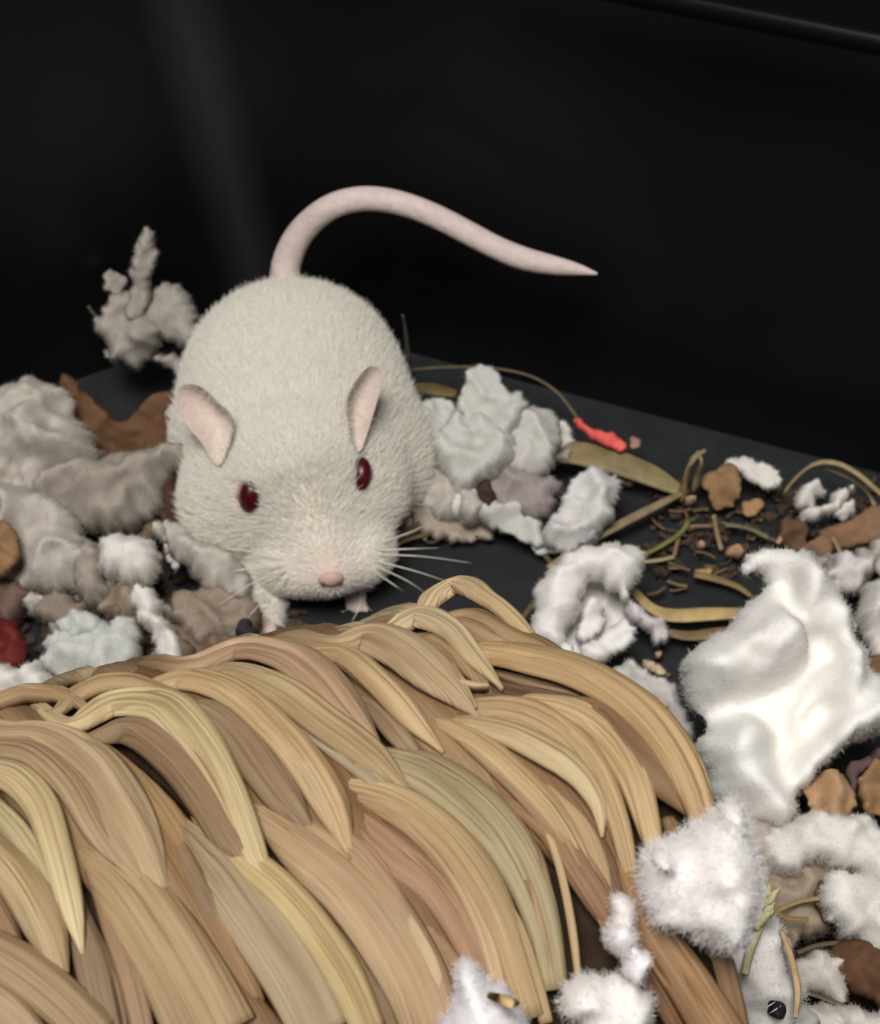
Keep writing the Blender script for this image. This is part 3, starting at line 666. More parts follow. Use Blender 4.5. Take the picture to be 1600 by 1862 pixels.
white, pk = np.array(lin((222, 215, 204))[:3]), np.array(lin((206, 172, 163))[:3])
cl_ = white+(pk-white)*(pink*.5)[:, None]
for e in EYES: cl_ = cl_+(np.array(lin((140, 106, 106))[:3])-cl_)*(1-sstep(np.linalg.norm(MV-e, axis=1), .16, .22))[:, None]
ca = body.data.color_attributes.new('coat', 'FLOAT_COLOR', 'POINT')
ca.data.foreach_set('color', np.c_[cl_, np.ones(len(cl_))].astype(np.float32).ravel())
def ellipsoid(name, c, r, axes, mat, n=20):
    vs = []; fs = []
    for i in range(n+1):
        a = math.pi*i/n
        for j in range(n):
            b = 2*math.pi*j/n
            vs.append(np.array(c)+axes[0]*r[0]*math.sin(a)*math.cos(b)+axes[1]*r[1]*math.sin(a)*math.sin(b)+axes[2]*r[2]*math.cos(a))
    for i in range(n):
        for j in range(n):
            fs.append((i*n+j, (i+1)*n+j, (i+1)*n+(j+1) % n, i*n+(j+1) % n))
    o = meshobj(name, vs, fs, mat); adopt(mouse, o); return o
for (p, (rw, rh, ro)) in zip(EYES, ((.128, .19, -14), (.112, .19, -4))):
    nn = grad(p[None])[0]; side = nrm(np.cross(UP, nn)); up_ = np.cross(nn, side)
    a = math.radians(ro); s2 = side*math.cos(a)+up_*math.sin(a); u2 = -side*math.sin(a)+up_*math.cos(a)
    ellipsoid('eye', p-nn*.01, (rw, rh, .125), (s2, u2, nn), M_EYE)
# nose pad with two nostrils
nn = nrm(grad(NOSE[None])[0]+np.array([0, -.3, -.2])); side = nrm(np.cross([0, 0, 1.], nn)); up_ = np.cross(nn, side)
ellipsoid('nose', NOSE-nn*.03, (.14, .095, .07), (side, up_, nn), M_SKIN, 16)
M_NOSTRIL = plain('nostril', (120, 76, 70), .7)
for sgn in (-1, 1):
    ellipsoid('nostril', NOSE+side*.085*sgn-up_*.01+nn*.022, (.034, .022, .02), (side, up_, nn), M_NOSTRIL, 10)
# tail
tp = [(514, 540, 1.75), (517, 512, 1.95), (521, 478, 2.15), (536, 440, 2.4), (562, 406, 2.65), (602, 376, 2.9), (652, 362, 3.0), (702, 364, 3.0), (752, 377, 2.95),
      (802, 398, 2.85), (852, 424, 2.75), (902, 450, 2.65), (952, 470, 2.6), (1010, 483, 2.6), (1050, 490, 2.6), (1086, 498, 2.6)]
tw = [58, 56, 54, 51, 48, 46, 45, 44, 43, 43, 43, 42, 42, 34, 22, 5]
tl = [atz(*p) for p in tp]
tail = tube('tail', tl, [a_*np.linalg.norm(p-CAM)/F/2 for a_, p in zip(tw, tl)], M_TAIL, n=20, NL=90); adopt(mouse, tail)
def ear(outline, base_px, N, cup, name='ear', out_=.12):
    pb = hit(*base_px)+nrm(N)*out_; out = np.array(chaikin(outline, 2))
    N = nrm(N); e1 = nrm(np.cross([0, 0, 1.], N)); e2 = np.cross(N, e1); ab = []
    for u, v in out:
        d = ray(u, v); t = ((pb-CAM)@N)/(d@N); q = CAM+d*t-pb; ab.append((q@e1, q@e2))
    ab = np.array(ab); c = ab.mean(0); K = len(ab); RG = 12; vs = []; fs = []
    for sidez in (0, 1):
        for r in range(RG+1):
            x = r/RG
            for i in range(K):
                p = c+(ab[i]-c)*x; dep = -cup*(1-x**2)+.05*x**6
                if sidez: dep -= .05*(1-x**8)
                vs.append(pb+e1*p[0]+e2*p[1]+N*(dep+.04))
    off = (RG+1)*K
    for r in range(RG):
        for i in range(K):
            a, b = r*K+i, r*K+(i+1) % K
            fs.append((a, a+K, b+K, b)); fs.append((off+a, off+b, off+b+K, off+a+K))
    o = meshobj(name, vs, fs, M_EAR); adopt(mouse, o)
    V = np.array(vs); N_, T = vnormals(V, fs)
    f = fibres('ear_down', V, N_, T, 1800, .06, .0018, M_FUR, None, 5, flat=.6); f.parent = o; return o
ear([(327, 718), (336, 700), (356, 696), (380, 706), (398, 730), (424, 748), (432, 778), (424, 812), (408, 848), (392, 838), (372, 800), (350, 778), (333, 752)],
    (400, 800), (-.30, -.66, .50), .22, out_=.24)
ear([(622, 726), (640, 690), (662, 664), (684, 664), (690, 690), (676, 736), (660, 790), (646, 826), (634, 806), (628, 764)],
    (648, 790), (.45, -.62, .45), .12, out_=.14)
# whiskers
wh = [((690, 1000), (750, 998), (800, 996)), ((692, 1008), (770, 1012), (858, 1024)), ((694, 1020), (760, 1040), (820, 1060)), ((690, 1030), (740, 1056), (776, 1080)),
      ((684, 1042), (720, 1066), (736, 1078)), ((696, 990), (750, 966), (806, 940)), ((668, 1066), (676, 1100), (664, 1128)), ((650, 1076), (655, 1100), (640, 1130)),
      ((520, 1040), (460, 1060), (400, 1100)), ((516, 1030), (440, 1036), (370, 1056)), ((524, 1052), (480, 1090), (440, 1136)), ((514, 1020), (440, 1000), (360, 1000))]
for a, b, c_ in wh:
    p0 = hit(*a) if a[0] > 600 and a[0] < 690 or a[0] < 600 else hit(684, a[1])
    z1, z2 = p0[2]+.05, max(.15, p0[2]-.15)
    o = tube('whisker', [p0, atz(b[0], b[1], z1), atz(c_[0], c_[1], z2)], [.0085, .007, .003], M_WHISK, n=6, NL=12); adopt(mouse, o)
# coat: short hair combed back from the nose
def coat():
    rng = np.random.default_rng(3); T = np.array([t for f in MF for t in ((f[0], f[1], f[2]), (f[0], f[2], f[3]))])
    A, B, C_ = MV[T[:, 0]], MV[T[:, 1]], MV[T[:, 2]]; ar = np.linalg.norm(np.cross(B-A, C_-A), axis=1)
    n = 150000; ti = rng.choice(len(T), n, p=ar/ar.sum()); r1 = np.sqrt(rng.random(n)); r2 = rng.random(n)
    P = A[ti]*(1-r1)[:, None]+B[ti]*(r1*(1-r2))[:, None]+C_[ti]*(r1*r2)[:, None]
    keep = np.ones(n, bool)
    for e, rad in zip(EYES, (.17, .17)): keep &= np.linalg.norm(P-e, axis=1) > rad*.84
    dn = np.linalg.norm(P-NOSE, axis=1); keep &= dn > .13
    pd = np.min([np.linalg.norm(P-p, axis=1) for p in PAWS], axis=0); keep &= pd > .17
    keep &= P[:, 2] > .05
    P = P[keep]; dn = dn[keep]; n = len(P); N_ = grad(P)
    fl_ = P-NOSE; fl_ = fl_/np.linalg.norm(fl_, axis=1)[:, None]+np.array([-.05, .5, -.25]); fl_ -= N_*(fl_*N_).sum(1)[:, None]
    fl_ /= np.linalg.norm(fl_, axis=1)[:, None]+1e-9
    D1 = fl_*.75+N_*.55+rng.normal(0, .16, (n, 3)); D1 /= np.linalg.norm(D1, axis=1)[:, None]
    D2 = fl_*.95+N_*.2+rng.normal(0, .2, (n, 3)); D2 /= np.linalg.norm(D2, axis=1)[:, None]
    L = (.07+.15*sstep(dn, .2, 1.6))[:, None]*rng.uniform(.7, 1.25, n)[:, None]
    p0 = P-N_*.015; p1 = p0+D1*L*.5; p2 = p1+D2*L*.5
    f = haircurves('fur', np.stack([p0, p1, p2], 1), .0032, M_FUR, None); f.parent = body
coat()

# ------------------------------------------------------------------ torn paper bedding
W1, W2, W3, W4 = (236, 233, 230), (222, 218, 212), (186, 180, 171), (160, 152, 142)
PG = None
def paper(label, o, **k):
    k.setdefault('grow', 1.16 if k['seed'] < 12 else 1.1 if k['seed'] < 20 else 1.04); return scrap('paper_scrap', label, 'paper', o, **k)
# left heap, from the wall towards the tunnel
paper('big grey-white torn paper wad at the left edge, topmost of the left heap',
      [(-40, 722), (40, 708), (98, 712), (126, 742), (130, 776), (162, 790), (170, 822), (150, 852), (104, 872), (66, 902), (-40, 915)], col=W3, z0=.7, thick=.5, seed=1, lump=.3, elev=58)
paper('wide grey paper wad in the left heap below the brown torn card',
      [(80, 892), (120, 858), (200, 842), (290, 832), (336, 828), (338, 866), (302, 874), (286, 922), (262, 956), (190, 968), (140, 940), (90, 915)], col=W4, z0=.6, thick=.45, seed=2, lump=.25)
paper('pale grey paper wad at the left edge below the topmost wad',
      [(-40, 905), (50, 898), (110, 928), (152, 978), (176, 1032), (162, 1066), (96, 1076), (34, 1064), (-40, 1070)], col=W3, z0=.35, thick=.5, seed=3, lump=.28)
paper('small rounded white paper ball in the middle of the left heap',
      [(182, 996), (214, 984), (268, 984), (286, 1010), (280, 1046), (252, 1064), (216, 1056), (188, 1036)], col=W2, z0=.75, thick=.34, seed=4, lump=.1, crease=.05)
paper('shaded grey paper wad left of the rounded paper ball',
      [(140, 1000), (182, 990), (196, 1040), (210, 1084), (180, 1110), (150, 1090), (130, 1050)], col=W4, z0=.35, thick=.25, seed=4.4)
paper('ragged bright paper piece with a curled top just above the tunnel at left',
      [dict(o=[(84, 1190), (104, 1150), (128, 1160), (160, 1150), (190, 1126), (236, 1138), (240, 1190), (232, 1240), (160, 1252), (112, 1228), (88, 1206)], thick=.3),
       dict(o=[(100, 1142), (120, 1118), (152, 1110), (172, 1122), (166, 1150), (130, 1160)], thick=.2, z0=.75)], col=(200, 202, 196), z0=.45, seed=5, lump=.15)
paper('white paper wad at the left edge touching the tunnel',
      [(-40, 1236), (20, 1226), (68, 1200), (96, 1236), (104, 1276), (60, 1300), (-40, 1300)], col=W2, z0=.6, thick=.35, seed=6, lump=.2)
paper('narrow upright paper strip between the ragged bright piece and the mouse',
      [(238, 1078), (284, 1084), (308, 1136), (326, 1196), (322, 1222), (292, 1206), (268, 1152), (242, 1112)], col=W2, z0=.5, thick=.22, seed=7)
paper('lumpy paper wad against the left foreleg of the mouse',
      [(286, 968), (322, 956), (352, 990), (404, 1002), (442, 1050), (424, 1092), (366, 1066), (324, 1022)], col=W3, z0=.5, thick=.3, seed=8, lump=.2)
paper('thin pale paper shred beside the rounded paper ball',
      [(282, 966), (300, 972), (322, 1020), (318, 1044), (300, 1020)], col=W3, z0=.7, thick=.1, seed=8.5, fuzz=.5)
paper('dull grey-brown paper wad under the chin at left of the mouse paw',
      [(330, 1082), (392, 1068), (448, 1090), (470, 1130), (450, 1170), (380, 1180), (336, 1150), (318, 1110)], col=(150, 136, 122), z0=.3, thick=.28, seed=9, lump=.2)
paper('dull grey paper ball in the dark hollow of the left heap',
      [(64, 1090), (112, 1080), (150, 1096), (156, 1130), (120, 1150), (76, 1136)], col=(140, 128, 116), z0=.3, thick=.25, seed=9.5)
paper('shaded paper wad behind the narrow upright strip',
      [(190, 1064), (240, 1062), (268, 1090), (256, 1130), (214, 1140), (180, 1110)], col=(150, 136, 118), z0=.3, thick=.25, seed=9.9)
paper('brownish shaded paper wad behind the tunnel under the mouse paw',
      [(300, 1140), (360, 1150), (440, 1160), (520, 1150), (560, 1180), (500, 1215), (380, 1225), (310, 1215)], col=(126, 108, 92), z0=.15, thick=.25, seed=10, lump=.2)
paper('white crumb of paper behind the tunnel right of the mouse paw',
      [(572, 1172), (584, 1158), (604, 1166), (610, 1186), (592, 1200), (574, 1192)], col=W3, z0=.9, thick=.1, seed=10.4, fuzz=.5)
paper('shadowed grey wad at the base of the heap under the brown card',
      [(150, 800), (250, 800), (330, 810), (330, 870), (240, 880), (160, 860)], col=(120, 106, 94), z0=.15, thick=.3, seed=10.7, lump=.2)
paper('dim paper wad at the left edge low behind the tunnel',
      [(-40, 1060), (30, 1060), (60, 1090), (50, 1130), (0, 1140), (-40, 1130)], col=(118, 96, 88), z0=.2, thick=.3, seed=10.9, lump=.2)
paper('standing twisted paper piece with a thin upright spike near the dark corner',
      [dict(o=[(252, 442), (262, 424), (276, 430), (281, 448), (276, 492), (272, 540), (258, 590), (236, 580), (238, 520)], thick=.12, lump=.05, crease=.05, z0=1.25, elev=20),
       dict(o=[(180, 606), (192, 562), (226, 540), (262, 532), (284, 580), (284, 640), (250, 652), (216, 656), (192, 640), (198, 622)], thick=.3, z0=.9, elev=40),
       dict(o=[(256, 560), (268, 534), (304, 528), (342, 544), (364, 590), (358, 624), (334, 636), (290, 616), (262, 600)], thick=.34, z0=.95, elev=40, crease=.04),
       dict(o=[(194, 640), (250, 640), (300, 644), (344, 664), (352, 700), (330, 700), (306, 668), (250, 658), (206, 660)], thick=.1, z0=.5, elev=40),
       dict(o=[(192, 500), (206, 496), (228, 508), (236, 540), (214, 536), (200, 520)], thick=.08, z0=1.2, elev=30)], col=(164, 158, 150), seed=11, lump=.12)
paper('tiny curled paper shred by the left ear of the mouse',
      [(292, 742), (310, 734), (328, 748), (322, 776), (304, 780)], col=W3, z0=.9, thick=.08, seed=12.2, fuzz=.5)
# cluster at the mouse's other flank
paper('upright grey-white paper flap at the top of the heap right of the mouse',
      [(838, 742), (850, 692), (878, 668), (902, 682), (914, 706), (952, 728), (948, 772), (906, 806), (858, 790)], col=(198, 196, 191), z0=.9, thick=.22, seed=12, elev=48)
paper('broad paper wad beside the right flank of the mouse',
      [(790, 802), (812, 772), (840, 758), (900, 772), (926, 800), (932, 842), (892, 872), (846, 896), (808, 868)], col=(198, 196, 191), z0=.6, thick=.34, seed=13, lump=.18)
paper('crumpled paper wad with dark pits beside the red scrap',
      [(904, 784), (930, 752), (968, 744), (1012, 760), (1022, 800), (1004, 852), (962, 874), (926, 856)], col=(198, 196, 191), z0=.55, thick=.3, seed=14, lump=.3, crease=.2)
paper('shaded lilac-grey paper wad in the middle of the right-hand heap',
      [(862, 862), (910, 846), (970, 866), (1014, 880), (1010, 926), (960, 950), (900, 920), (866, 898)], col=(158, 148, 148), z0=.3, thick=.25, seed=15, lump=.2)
paper('bright upturned paper scrap at the lower right of the heap right of the mouse',
      [dict(o=[(990, 992), (1000, 950), (1030, 906), (1044, 872), (1098, 858), (1130, 876), (1116, 924), (1092, 966), (1044, 1000)], thick=.2),
       dict(o=[(968, 990), (1000, 972), (1050, 966), (1084, 976), (1044, 1004), (996, 1006)], thick=.14, z0=.2)], col=(212, 210, 208), z0=.35, seed=16, crease=.2)
paper('long thin paper fold lying along the front of the right-hand heap',
      [(868, 922), (900, 908), (944, 926), (984, 962), (994, 990), (962, 988), (914, 960), (880, 944)], col=(198, 196, 191), z0=.3, thick=.15, seed=17)
paper('small paper tuft squeezed between the mouse flank and the broad wad',
      [(754, 748), (776, 732), (812, 730), (832, 758), (806, 790), (796, 830), (772, 800)], col=(198, 196, 191), z0=.6, thick=.16, seed=18)
paper('loose paper wad at the front of the heap by the right cheek of the mouse',
      [(760, 880), (790, 858), (826, 856), (866, 884), (876, 926), (830, 950), (786, 936)], col=W3, z0=.3, thick=.28, seed=19, lump=.25)
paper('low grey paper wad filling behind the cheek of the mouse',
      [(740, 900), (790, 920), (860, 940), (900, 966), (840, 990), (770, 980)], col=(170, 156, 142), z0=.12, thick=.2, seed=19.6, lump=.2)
# middle right
paper('white curled paper scrap arching over a hollow behind the tunnel rim',
      [dict(o=[(980, 1176), (990, 1080), (1040, 1040), (1110, 1050), (1140, 1100), (1150, 1150), (1100, 1190), (1050, 1206), (1010, 1200)], thick=.08, z0=.12, elev=75),
       dict(o=[(972, 1168), (970, 1110), (988, 1052), (1032, 1014), (1096, 1000), (1152, 998), (1170, 1020), (1152, 1060), (1134, 1096), (1118, 1078), (1086, 1058), (1058, 1070), (1042, 1104), (1036, 1150), (1018, 1182), (986, 1184)], thick=.24, crease=.14, round_=.8, grow=1.1),
       dict(o=[(1046, 1122), (1064, 1098), (1086, 1092), (1102, 1110), (1098, 1140), (1066, 1164), (1046, 1156)], thick=.16, z0=.45, grow=1.25),
       dict(o=[(1014, 1196), (1034, 1160), (1044, 1190), (1036, 1210)], thick=.08, z0=.6),
       dict(o=[(1046, 1196), (1086, 1156), (1128, 1132), (1158, 1138), (1156, 1164), (1110, 1196), (1066, 1222)], thick=.16, z0=.55)], col=W1, z0=.5, seed=20, lump=.06)
paper('small lilac paper twist right of the curled scrap',
      [(1142, 1088), (1160, 1094), (1184, 1118), (1210, 1140), (1212, 1166), (1192, 1178), (1170, 1150), (1146, 1122)], col=(206, 198, 200), z0=.35, thick=.14, seed=21)
FLAP = paper('grey paper flap tucked behind the right shoulder of the tunnel',
      [(1096, 1236), (1130, 1218), (1172, 1210), (1222, 1240), (1252, 1300), (1258, 1356), (1234, 1346), (1180, 1290)], col=(196, 192, 188), z0=.3, thick=.2, seed=22)
paper('large bright draped tissue piece right of the tunnel, the biggest in the picture',
      [dict(o=[(1344, 1036), (1368, 1006), (1430, 1004), (1492, 1044), (1536, 1104), (1566, 1180), (1582, 1232), (1640, 1262), (1640, 1322), (1560, 1346), (1500, 1384), (1452, 1426), (1454, 1484), (1424, 1510), (1380, 1504), (1322, 1472), (1282, 1404), (1266, 1352), (1290, 1310), (1254, 1268), (1236, 1226), (1252, 1188), (1330, 1152), (1350, 1112), (1390, 1084), (1402, 1064), (1378, 1050), (1354, 1060)],
            folds=[([(1290, 1310), (1350, 1290), (1400, 1280)], -.45, .15), ([(1482, 1190), (1444, 1240), (1404, 1284), (1424, 1400)], -.4, .13), ([(1640, 1280), (1530, 1330), (1450, 1410)], .42, .18),
                   ([(1360, 1170), (1440, 1130), (1460, 1060)], .3, .2), ([(1330, 1330), (1340, 1400), (1390, 1470)], .4, .24), ([(1424, 1066), (1432, 1124), (1492, 1190)], -.34, .1), ([(1280, 1220), (1350, 1220), (1440, 1180)], .36, .22),
                   ([(1520, 1120), (1540, 1200), (1520, 1270)], .3, .12), ([(1490, 1300), (1460, 1350)], -.3, .16)], thick=.34, z0=.9, crease=.1, lump=.1, round_=.35, edge=.07, bottom=1.5)],
      col=(240, 238, 234), seed=23, fuzz=1.2, flen=.16, elev=56)
paper('round lilac-white paper ball near the right edge above the draped tissue',
      [(1498, 1036), (1520, 1010), (1552, 1004), (1580, 1022), (1580, 1056), (1548, 1084), (1512, 1066)], col=(214, 206, 206), z0=.4, thick=.28, seed=24, lump=.08)
paper('pale paper wad cut by the right edge beside the draped tissue',
      [(1552, 1090), (1590, 1058), (1640, 1050), (1640, 1204), (1590, 1200), (1568, 1150)], col=W2, z0=.4, thick=.3, seed=25, lump=.2)
paper('pale corner of paper at the right edge below the hay arch',
      [(1580, 990), (1640, 960), (1640, 1050), (1590, 1050)], col=W3, z0=.3, thick=.2, seed=25.5)
paper('bright oval paper flake against the back wall at right',
      [(1318, 842), (1340, 832), (1374, 832), (1406, 846), (1422, 876), (1396, 892), (1370, 872), (1340, 862)], col=W2, z0=.4, thick=.16, seed=26)
paper('crumpled white paper scrap under the hay arch at the right edge',
      [dict(o=[(1440, 920), (1456, 886), (1480, 862), (1500, 880), (1494, 910), (1462, 930)], thick=.14),
       dict(o=[(1442, 936), (1490, 924), (1520, 896), (1556, 870), (1566, 882), (1536, 920), (1494, 946), (1452, 950)], thick=.12),
       dict(o=[(1510, 930), (1540, 912), (1560, 930), (1540, 950)], thick=.1)], col=W2, z0=.35, seed=27)
# lower right, in front
TUFT = paper('large fluffy white tuft draped over the right end of the tunnel',
      [dict(o=[(1164, 1566), (1178, 1536), (1214, 1540), (1242, 1518), (1282, 1494), (1300, 1470), (1340, 1470), (1354, 1520), (1368, 1566), (1384, 1596), (1362, 1650), (1356, 1700), (1318, 1722), (1262, 1692), (1220, 1682), (1178, 1652), (1164, 1612)], thick=.45, z0=tz(1262, 1692), elev=45),
       dict(o=[(1296, 1500), (1304, 1466), (1318, 1452), (1338, 1458), (1350, 1500), (1352, 1550), (1320, 1560)], thick=.26, z0=tz(1290, 1560)+.3, elev=40),
       dict(o=[(1168, 1556), (1184, 1536), (1216, 1540), (1236, 1562), (1222, 1584), (1188, 1580)], thick=.24, z0=tz(1188, 1580)+.35, elev=45)], col=(240, 237, 236), seed=28, lump=.2, fuzz=1.5, flen=.2, edge=.06)
WAD = paper('white fluffy wad below the large tuft with a black fleck resting on it',
      [(1306, 1700), (1348, 1668), (1400, 1668), (1432, 1706), (1448, 1776), (1452, 1840), (1440, 1920), (1340, 1920), (1322, 1800)], col=(234, 231, 227), z0=2.5, thick=.42, elev=48, bottom=3.4, seed=29, lump=.12, fuzz=1.3, flen=.16)
paper('low white wad under the wad with the black fleck, cut by the bottom edge',
      [(1290, 1880), (1380, 1850), (1470, 1870), (1480, 1990), (1420, 2080), (1310, 2040)], col=W2, z0=.12, grow=1.15, thick=1.1, elev=66, seed=29.6, lump=.2, fuzz=.3)
paper('small round fluff ball on the tunnel left of the large tuft',
      [(1110, 1652), (1124, 1638), (1150, 1640), (1166, 1658), (1158, 1680), (1134, 1684), (1116, 1674)], col=(226, 220, 216), z0=tz(1134, 1684)+.12, grow=1.3, elev=50, thick=.16, seed=30, lump=.04, fuzz=1.6)
paper('oblong two-lobed fluff tuft lying on the tunnel',
      [dict(o=[(1104, 1700), (1118, 1682), (1142, 1684), (1160, 1716), (1156, 1752), (1128, 1752), (1110, 1728)], thick=.2),
       dict(o=[(1134, 1740), (1150, 1722), (1174, 1728), (1188, 1758), (1180, 1792), (1152, 1796), (1136, 1770)], thick=.2)], col=(238, 234, 236), z0=tz(1140, 1770)+.1, grow=1.22, elev=50, seed=31, lump=.08, fuzz=1.6)
paper('fluffy tuft on the tunnel at the bottom edge below the two-lobed tuft',
      [(996, 1816), (1040, 1792), (1090, 1778), (1130, 1782), (1168, 1800), (1180, 1840), (1176, 1910), (1060, 1910), (1044, 1850), (1012, 1840)], col=(232, 229, 226), z0=tz(1100, 1910), grow=1.1, elev=45, thick=.32, seed=32, lump=.14, fuzz=1.5, flen=.18)
paper('fluffy pointed tuft on the tunnel at the bottom edge, left of the wood chip',
      [(828, 1800), (838, 1764), (852, 1756), (878, 1784), (920, 1812), (946, 1846), (950, 1910), (816, 1910), (822, 1850)], col=(234, 232, 236), z0=tz(880, 1910), grow=1.12, elev=45, thick=.3, seed=33, lump=.12, fuzz=1.5, flen=.16)
paper('loose grey-white wad below the draped tissue at the right edge',
      [(1384, 1540), (1410, 1500), (1466, 1484), (1530, 1482), (1580, 1500), (1640, 1540), (1640, 1620), (1590, 1620), (1548, 1590), (1490, 1568), (1430, 1600), (1396, 1580)], col=(224, 220, 214), z0=1.0, thick=.4, seed=34, lump=.2, fuzz=1.2)
paper('white paper wad hugging the right edge low down',
      [(1500, 1600), (1550, 1580), (1640, 1600), (1640, 1760), (1590, 1740), (1540, 1710), (1502, 1668)], col=(226, 223, 218), z0=.9, thick=.35, seed=35, lump=.2, fuzz=1.2)
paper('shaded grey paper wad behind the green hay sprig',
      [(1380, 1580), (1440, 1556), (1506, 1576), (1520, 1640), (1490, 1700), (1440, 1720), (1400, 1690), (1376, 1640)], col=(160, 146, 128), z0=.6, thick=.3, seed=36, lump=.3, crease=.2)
paper('grey paper flap with a pointed lower corner at the lower right',
      [(1444, 1740), (1486, 1724), (1524, 1734), (1524, 1772), (1552, 1824), (1506, 1812), (1466, 1800), (1440, 1780)], col=(206, 200, 192), z0=.9, thick=.2, seed=37)
paper('pale paper wad in the bottom right corner',
      [(1440, 1836), (1500, 1826), (1580, 1840), (1640, 1836), (1640, 1920), (1430, 1920)], col=(208, 202, 196), z0=.8, thick=.3, seed=38, lump=.2)
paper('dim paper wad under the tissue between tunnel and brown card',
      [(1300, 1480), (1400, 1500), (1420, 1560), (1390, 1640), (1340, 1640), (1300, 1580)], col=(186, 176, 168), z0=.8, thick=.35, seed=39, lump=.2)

rf = random.Random(31)
def small_fill(n, poly, label, group, cols, z, sd):
    for i in range(n):
        (u0, u1), (v0, v1) = poly
        u, v, r = rf.uniform(u0, u1), rf.uniform(v0, v1), rf.uniform(16, 38)
        o_ = [(u+r*math.cos(a)*rf.uniform(.7, 1.4), v+r*math.sin(a)*rf.uniform(.6, 1.1)) for a in np.linspace(0, 6.283, 9, endpoint=False)]
        paper(label, o_, col=rf.choice(cols), z0=rf.uniform(*z), thick=rf.uniform(.1, .2), seed=sd+i*.37, lump=.12, group=group)
small_fill(26, ((0, 430), (850, 1210)), 'small torn paper crumb wedged between the wads of the left heap', 'paper crumbs in the left heap', [W4, (140, 128, 114), (120, 104, 90), W3], (.15, .5), 140)
small_fill(9, ((780, 1020), (760, 960)), 'small torn paper crumb wedged between the wads of the heap right of the mouse', 'paper crumbs in the right-hand heap', [W2, W3, W4], (.2, .45), 160)
small_fill(8, ((1400, 1600), (1480, 1850)), 'small torn paper crumb among the wads at the lower right', 'paper crumbs at the lower right', [W3, W4, (150, 134, 116)], (.5, .9), 180)
small_fill(6, ((1440, 1600), (1000, 1180)), 'small torn paper crumb by the right edge beside the draped tissue', 'paper crumbs by the right edge', [W3, W4], (.15, .4), 190)

# ------------------------------------------------------------------ brown card, red scraps, pellets
def bscrap(label, o, col, cat='card', name='card_scrap', **k):
    k.setdefault('edge', .05)
    if cat == 'card': k['thick'] *= .55; k.setdefault('round_', .18); k.setdefault('smooth_it', 1); k.setdefault('curl', -.12)
    else: k.setdefault('round_', .6)
    return scrap(name, label, cat, o, col=col, mat=M_BROWN, fuzz=False, **k)
CB = (126, 92, 64)
bscrap('torn brown card with a V-shaped notch standing behind the left heap',
       [(96, 696), (106, 680), (124, 682), (150, 712), (190, 742), (214, 768), (240, 752), (270, 726), (306, 706), (330, 730), (336, 820), (280, 850), (180, 840), (120, 790)], (104, 74, 50), z0=.5, elev=30, thick=.06, seed=51, lump=.05, crease=.06)
bscrap('brown card scrap at the left edge between paper wads', [(-40, 940), (14, 946), (34, 968), (36, 1012), (14, 1044), (-40, 1050)], (150, 116, 84), z0=.95, thick=.08, seed=52, lump=.06)
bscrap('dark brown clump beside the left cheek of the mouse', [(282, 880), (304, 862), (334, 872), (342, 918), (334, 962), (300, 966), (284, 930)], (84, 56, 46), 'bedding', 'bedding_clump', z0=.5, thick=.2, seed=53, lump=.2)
bscrap('curled tan card scrap standing by the back wall below the oval flake', [(1276, 870), (1296, 846), (1336, 842), (1348, 870), (1340, 920), (1316, 930), (1290, 916)], (150, 118, 84), z0=.2, elev=40, thick=.08, seed=54)
bscrap('long brown card strip under the hay arch at the right edge', [(1442, 1000), (1480, 976), (1536, 944), (1580, 920), (1640, 910), (1640, 980), (1580, 986), (1530, 1004), (1490, 1020), (1456, 1018)], (140, 108, 82), z0=.25, thick=.1, seed=55, lump=.08)
bscrap('short dark brown card strip left of the long brown strip', [(1420, 940), (1450, 950), (1480, 966), (1466, 1000), (1436, 1006), (1408, 980)], (104, 78, 58), z0=.2, thick=.1, seed=56)
bscrap('folded tan card piece below the draped tissue', [(1462, 1432), (1488, 1404), (1520, 1398), (1546, 1424), (1566, 1466), (1540, 1486), (1490, 1490), (1466, 1474)], (184, 148, 112), z0=1.2, thick=.14, seed=57, lump=.05, crease=.04, folds=[([(1500, 1398), (1520, 1440), (1500, 1490)], .2, .1), ([(1476, 1420), (1480, 1470)], -.12, .08)])
bscrap('tan card piece cut by the right edge beside the folded tan card', [(1554, 1410), (1590, 1376), (1640, 1370), (1640, 1480), (1590, 1486), (1562, 1464)], (150, 118, 84), z0=1.0, thick=.14, seed=58)
bscrap('dark purple-brown sliver between the two tan card pieces', [(1540, 1392), (1572, 1366), (1600, 1356), (1600, 1380), (1566, 1420), (1550, 1450)], (92, 72, 72), z0=1.2, thick=.06, seed=59)
bscrap('dark brown card piece in the lower right corner', [(1496, 1722), (1540, 1704), (1600, 1716), (1640, 1740), (1640, 1850), (1580, 1830), (1536, 1790)], (96, 66, 46), z0=.9, thick=.12, seed=60, crease=.14)
bscrap('brown card shard beside the hay sprig in the shaded hollow', [(1480, 1610), (1520, 1590), (1550, 1620), (1544, 1670), (1510, 1684), (1486, 1650)], (130, 104, 80), z0=1.0, thick=.1, seed=61)
bscrap('tan card sliver under the tissue right edge', [(1560, 1206), (1600, 1190), (1640, 1200), (1640, 1250), (1596, 1250)], (120, 90, 58), z0=.5, thick=.1, seed=62)
bscrap('dark red crumpled scrap at the left edge above the tunnel', [(-40, 1134), (10, 1128), (36, 1146), (52, 1176), (38, 1206), (0, 1218), (-40, 1216)], (104, 36, 30), 'plastic', 'red_scrap', z0=.75, thick=.14, seed=63, lump=.14, crease=.2, edge=.09, round_=.3, smooth_it=1)
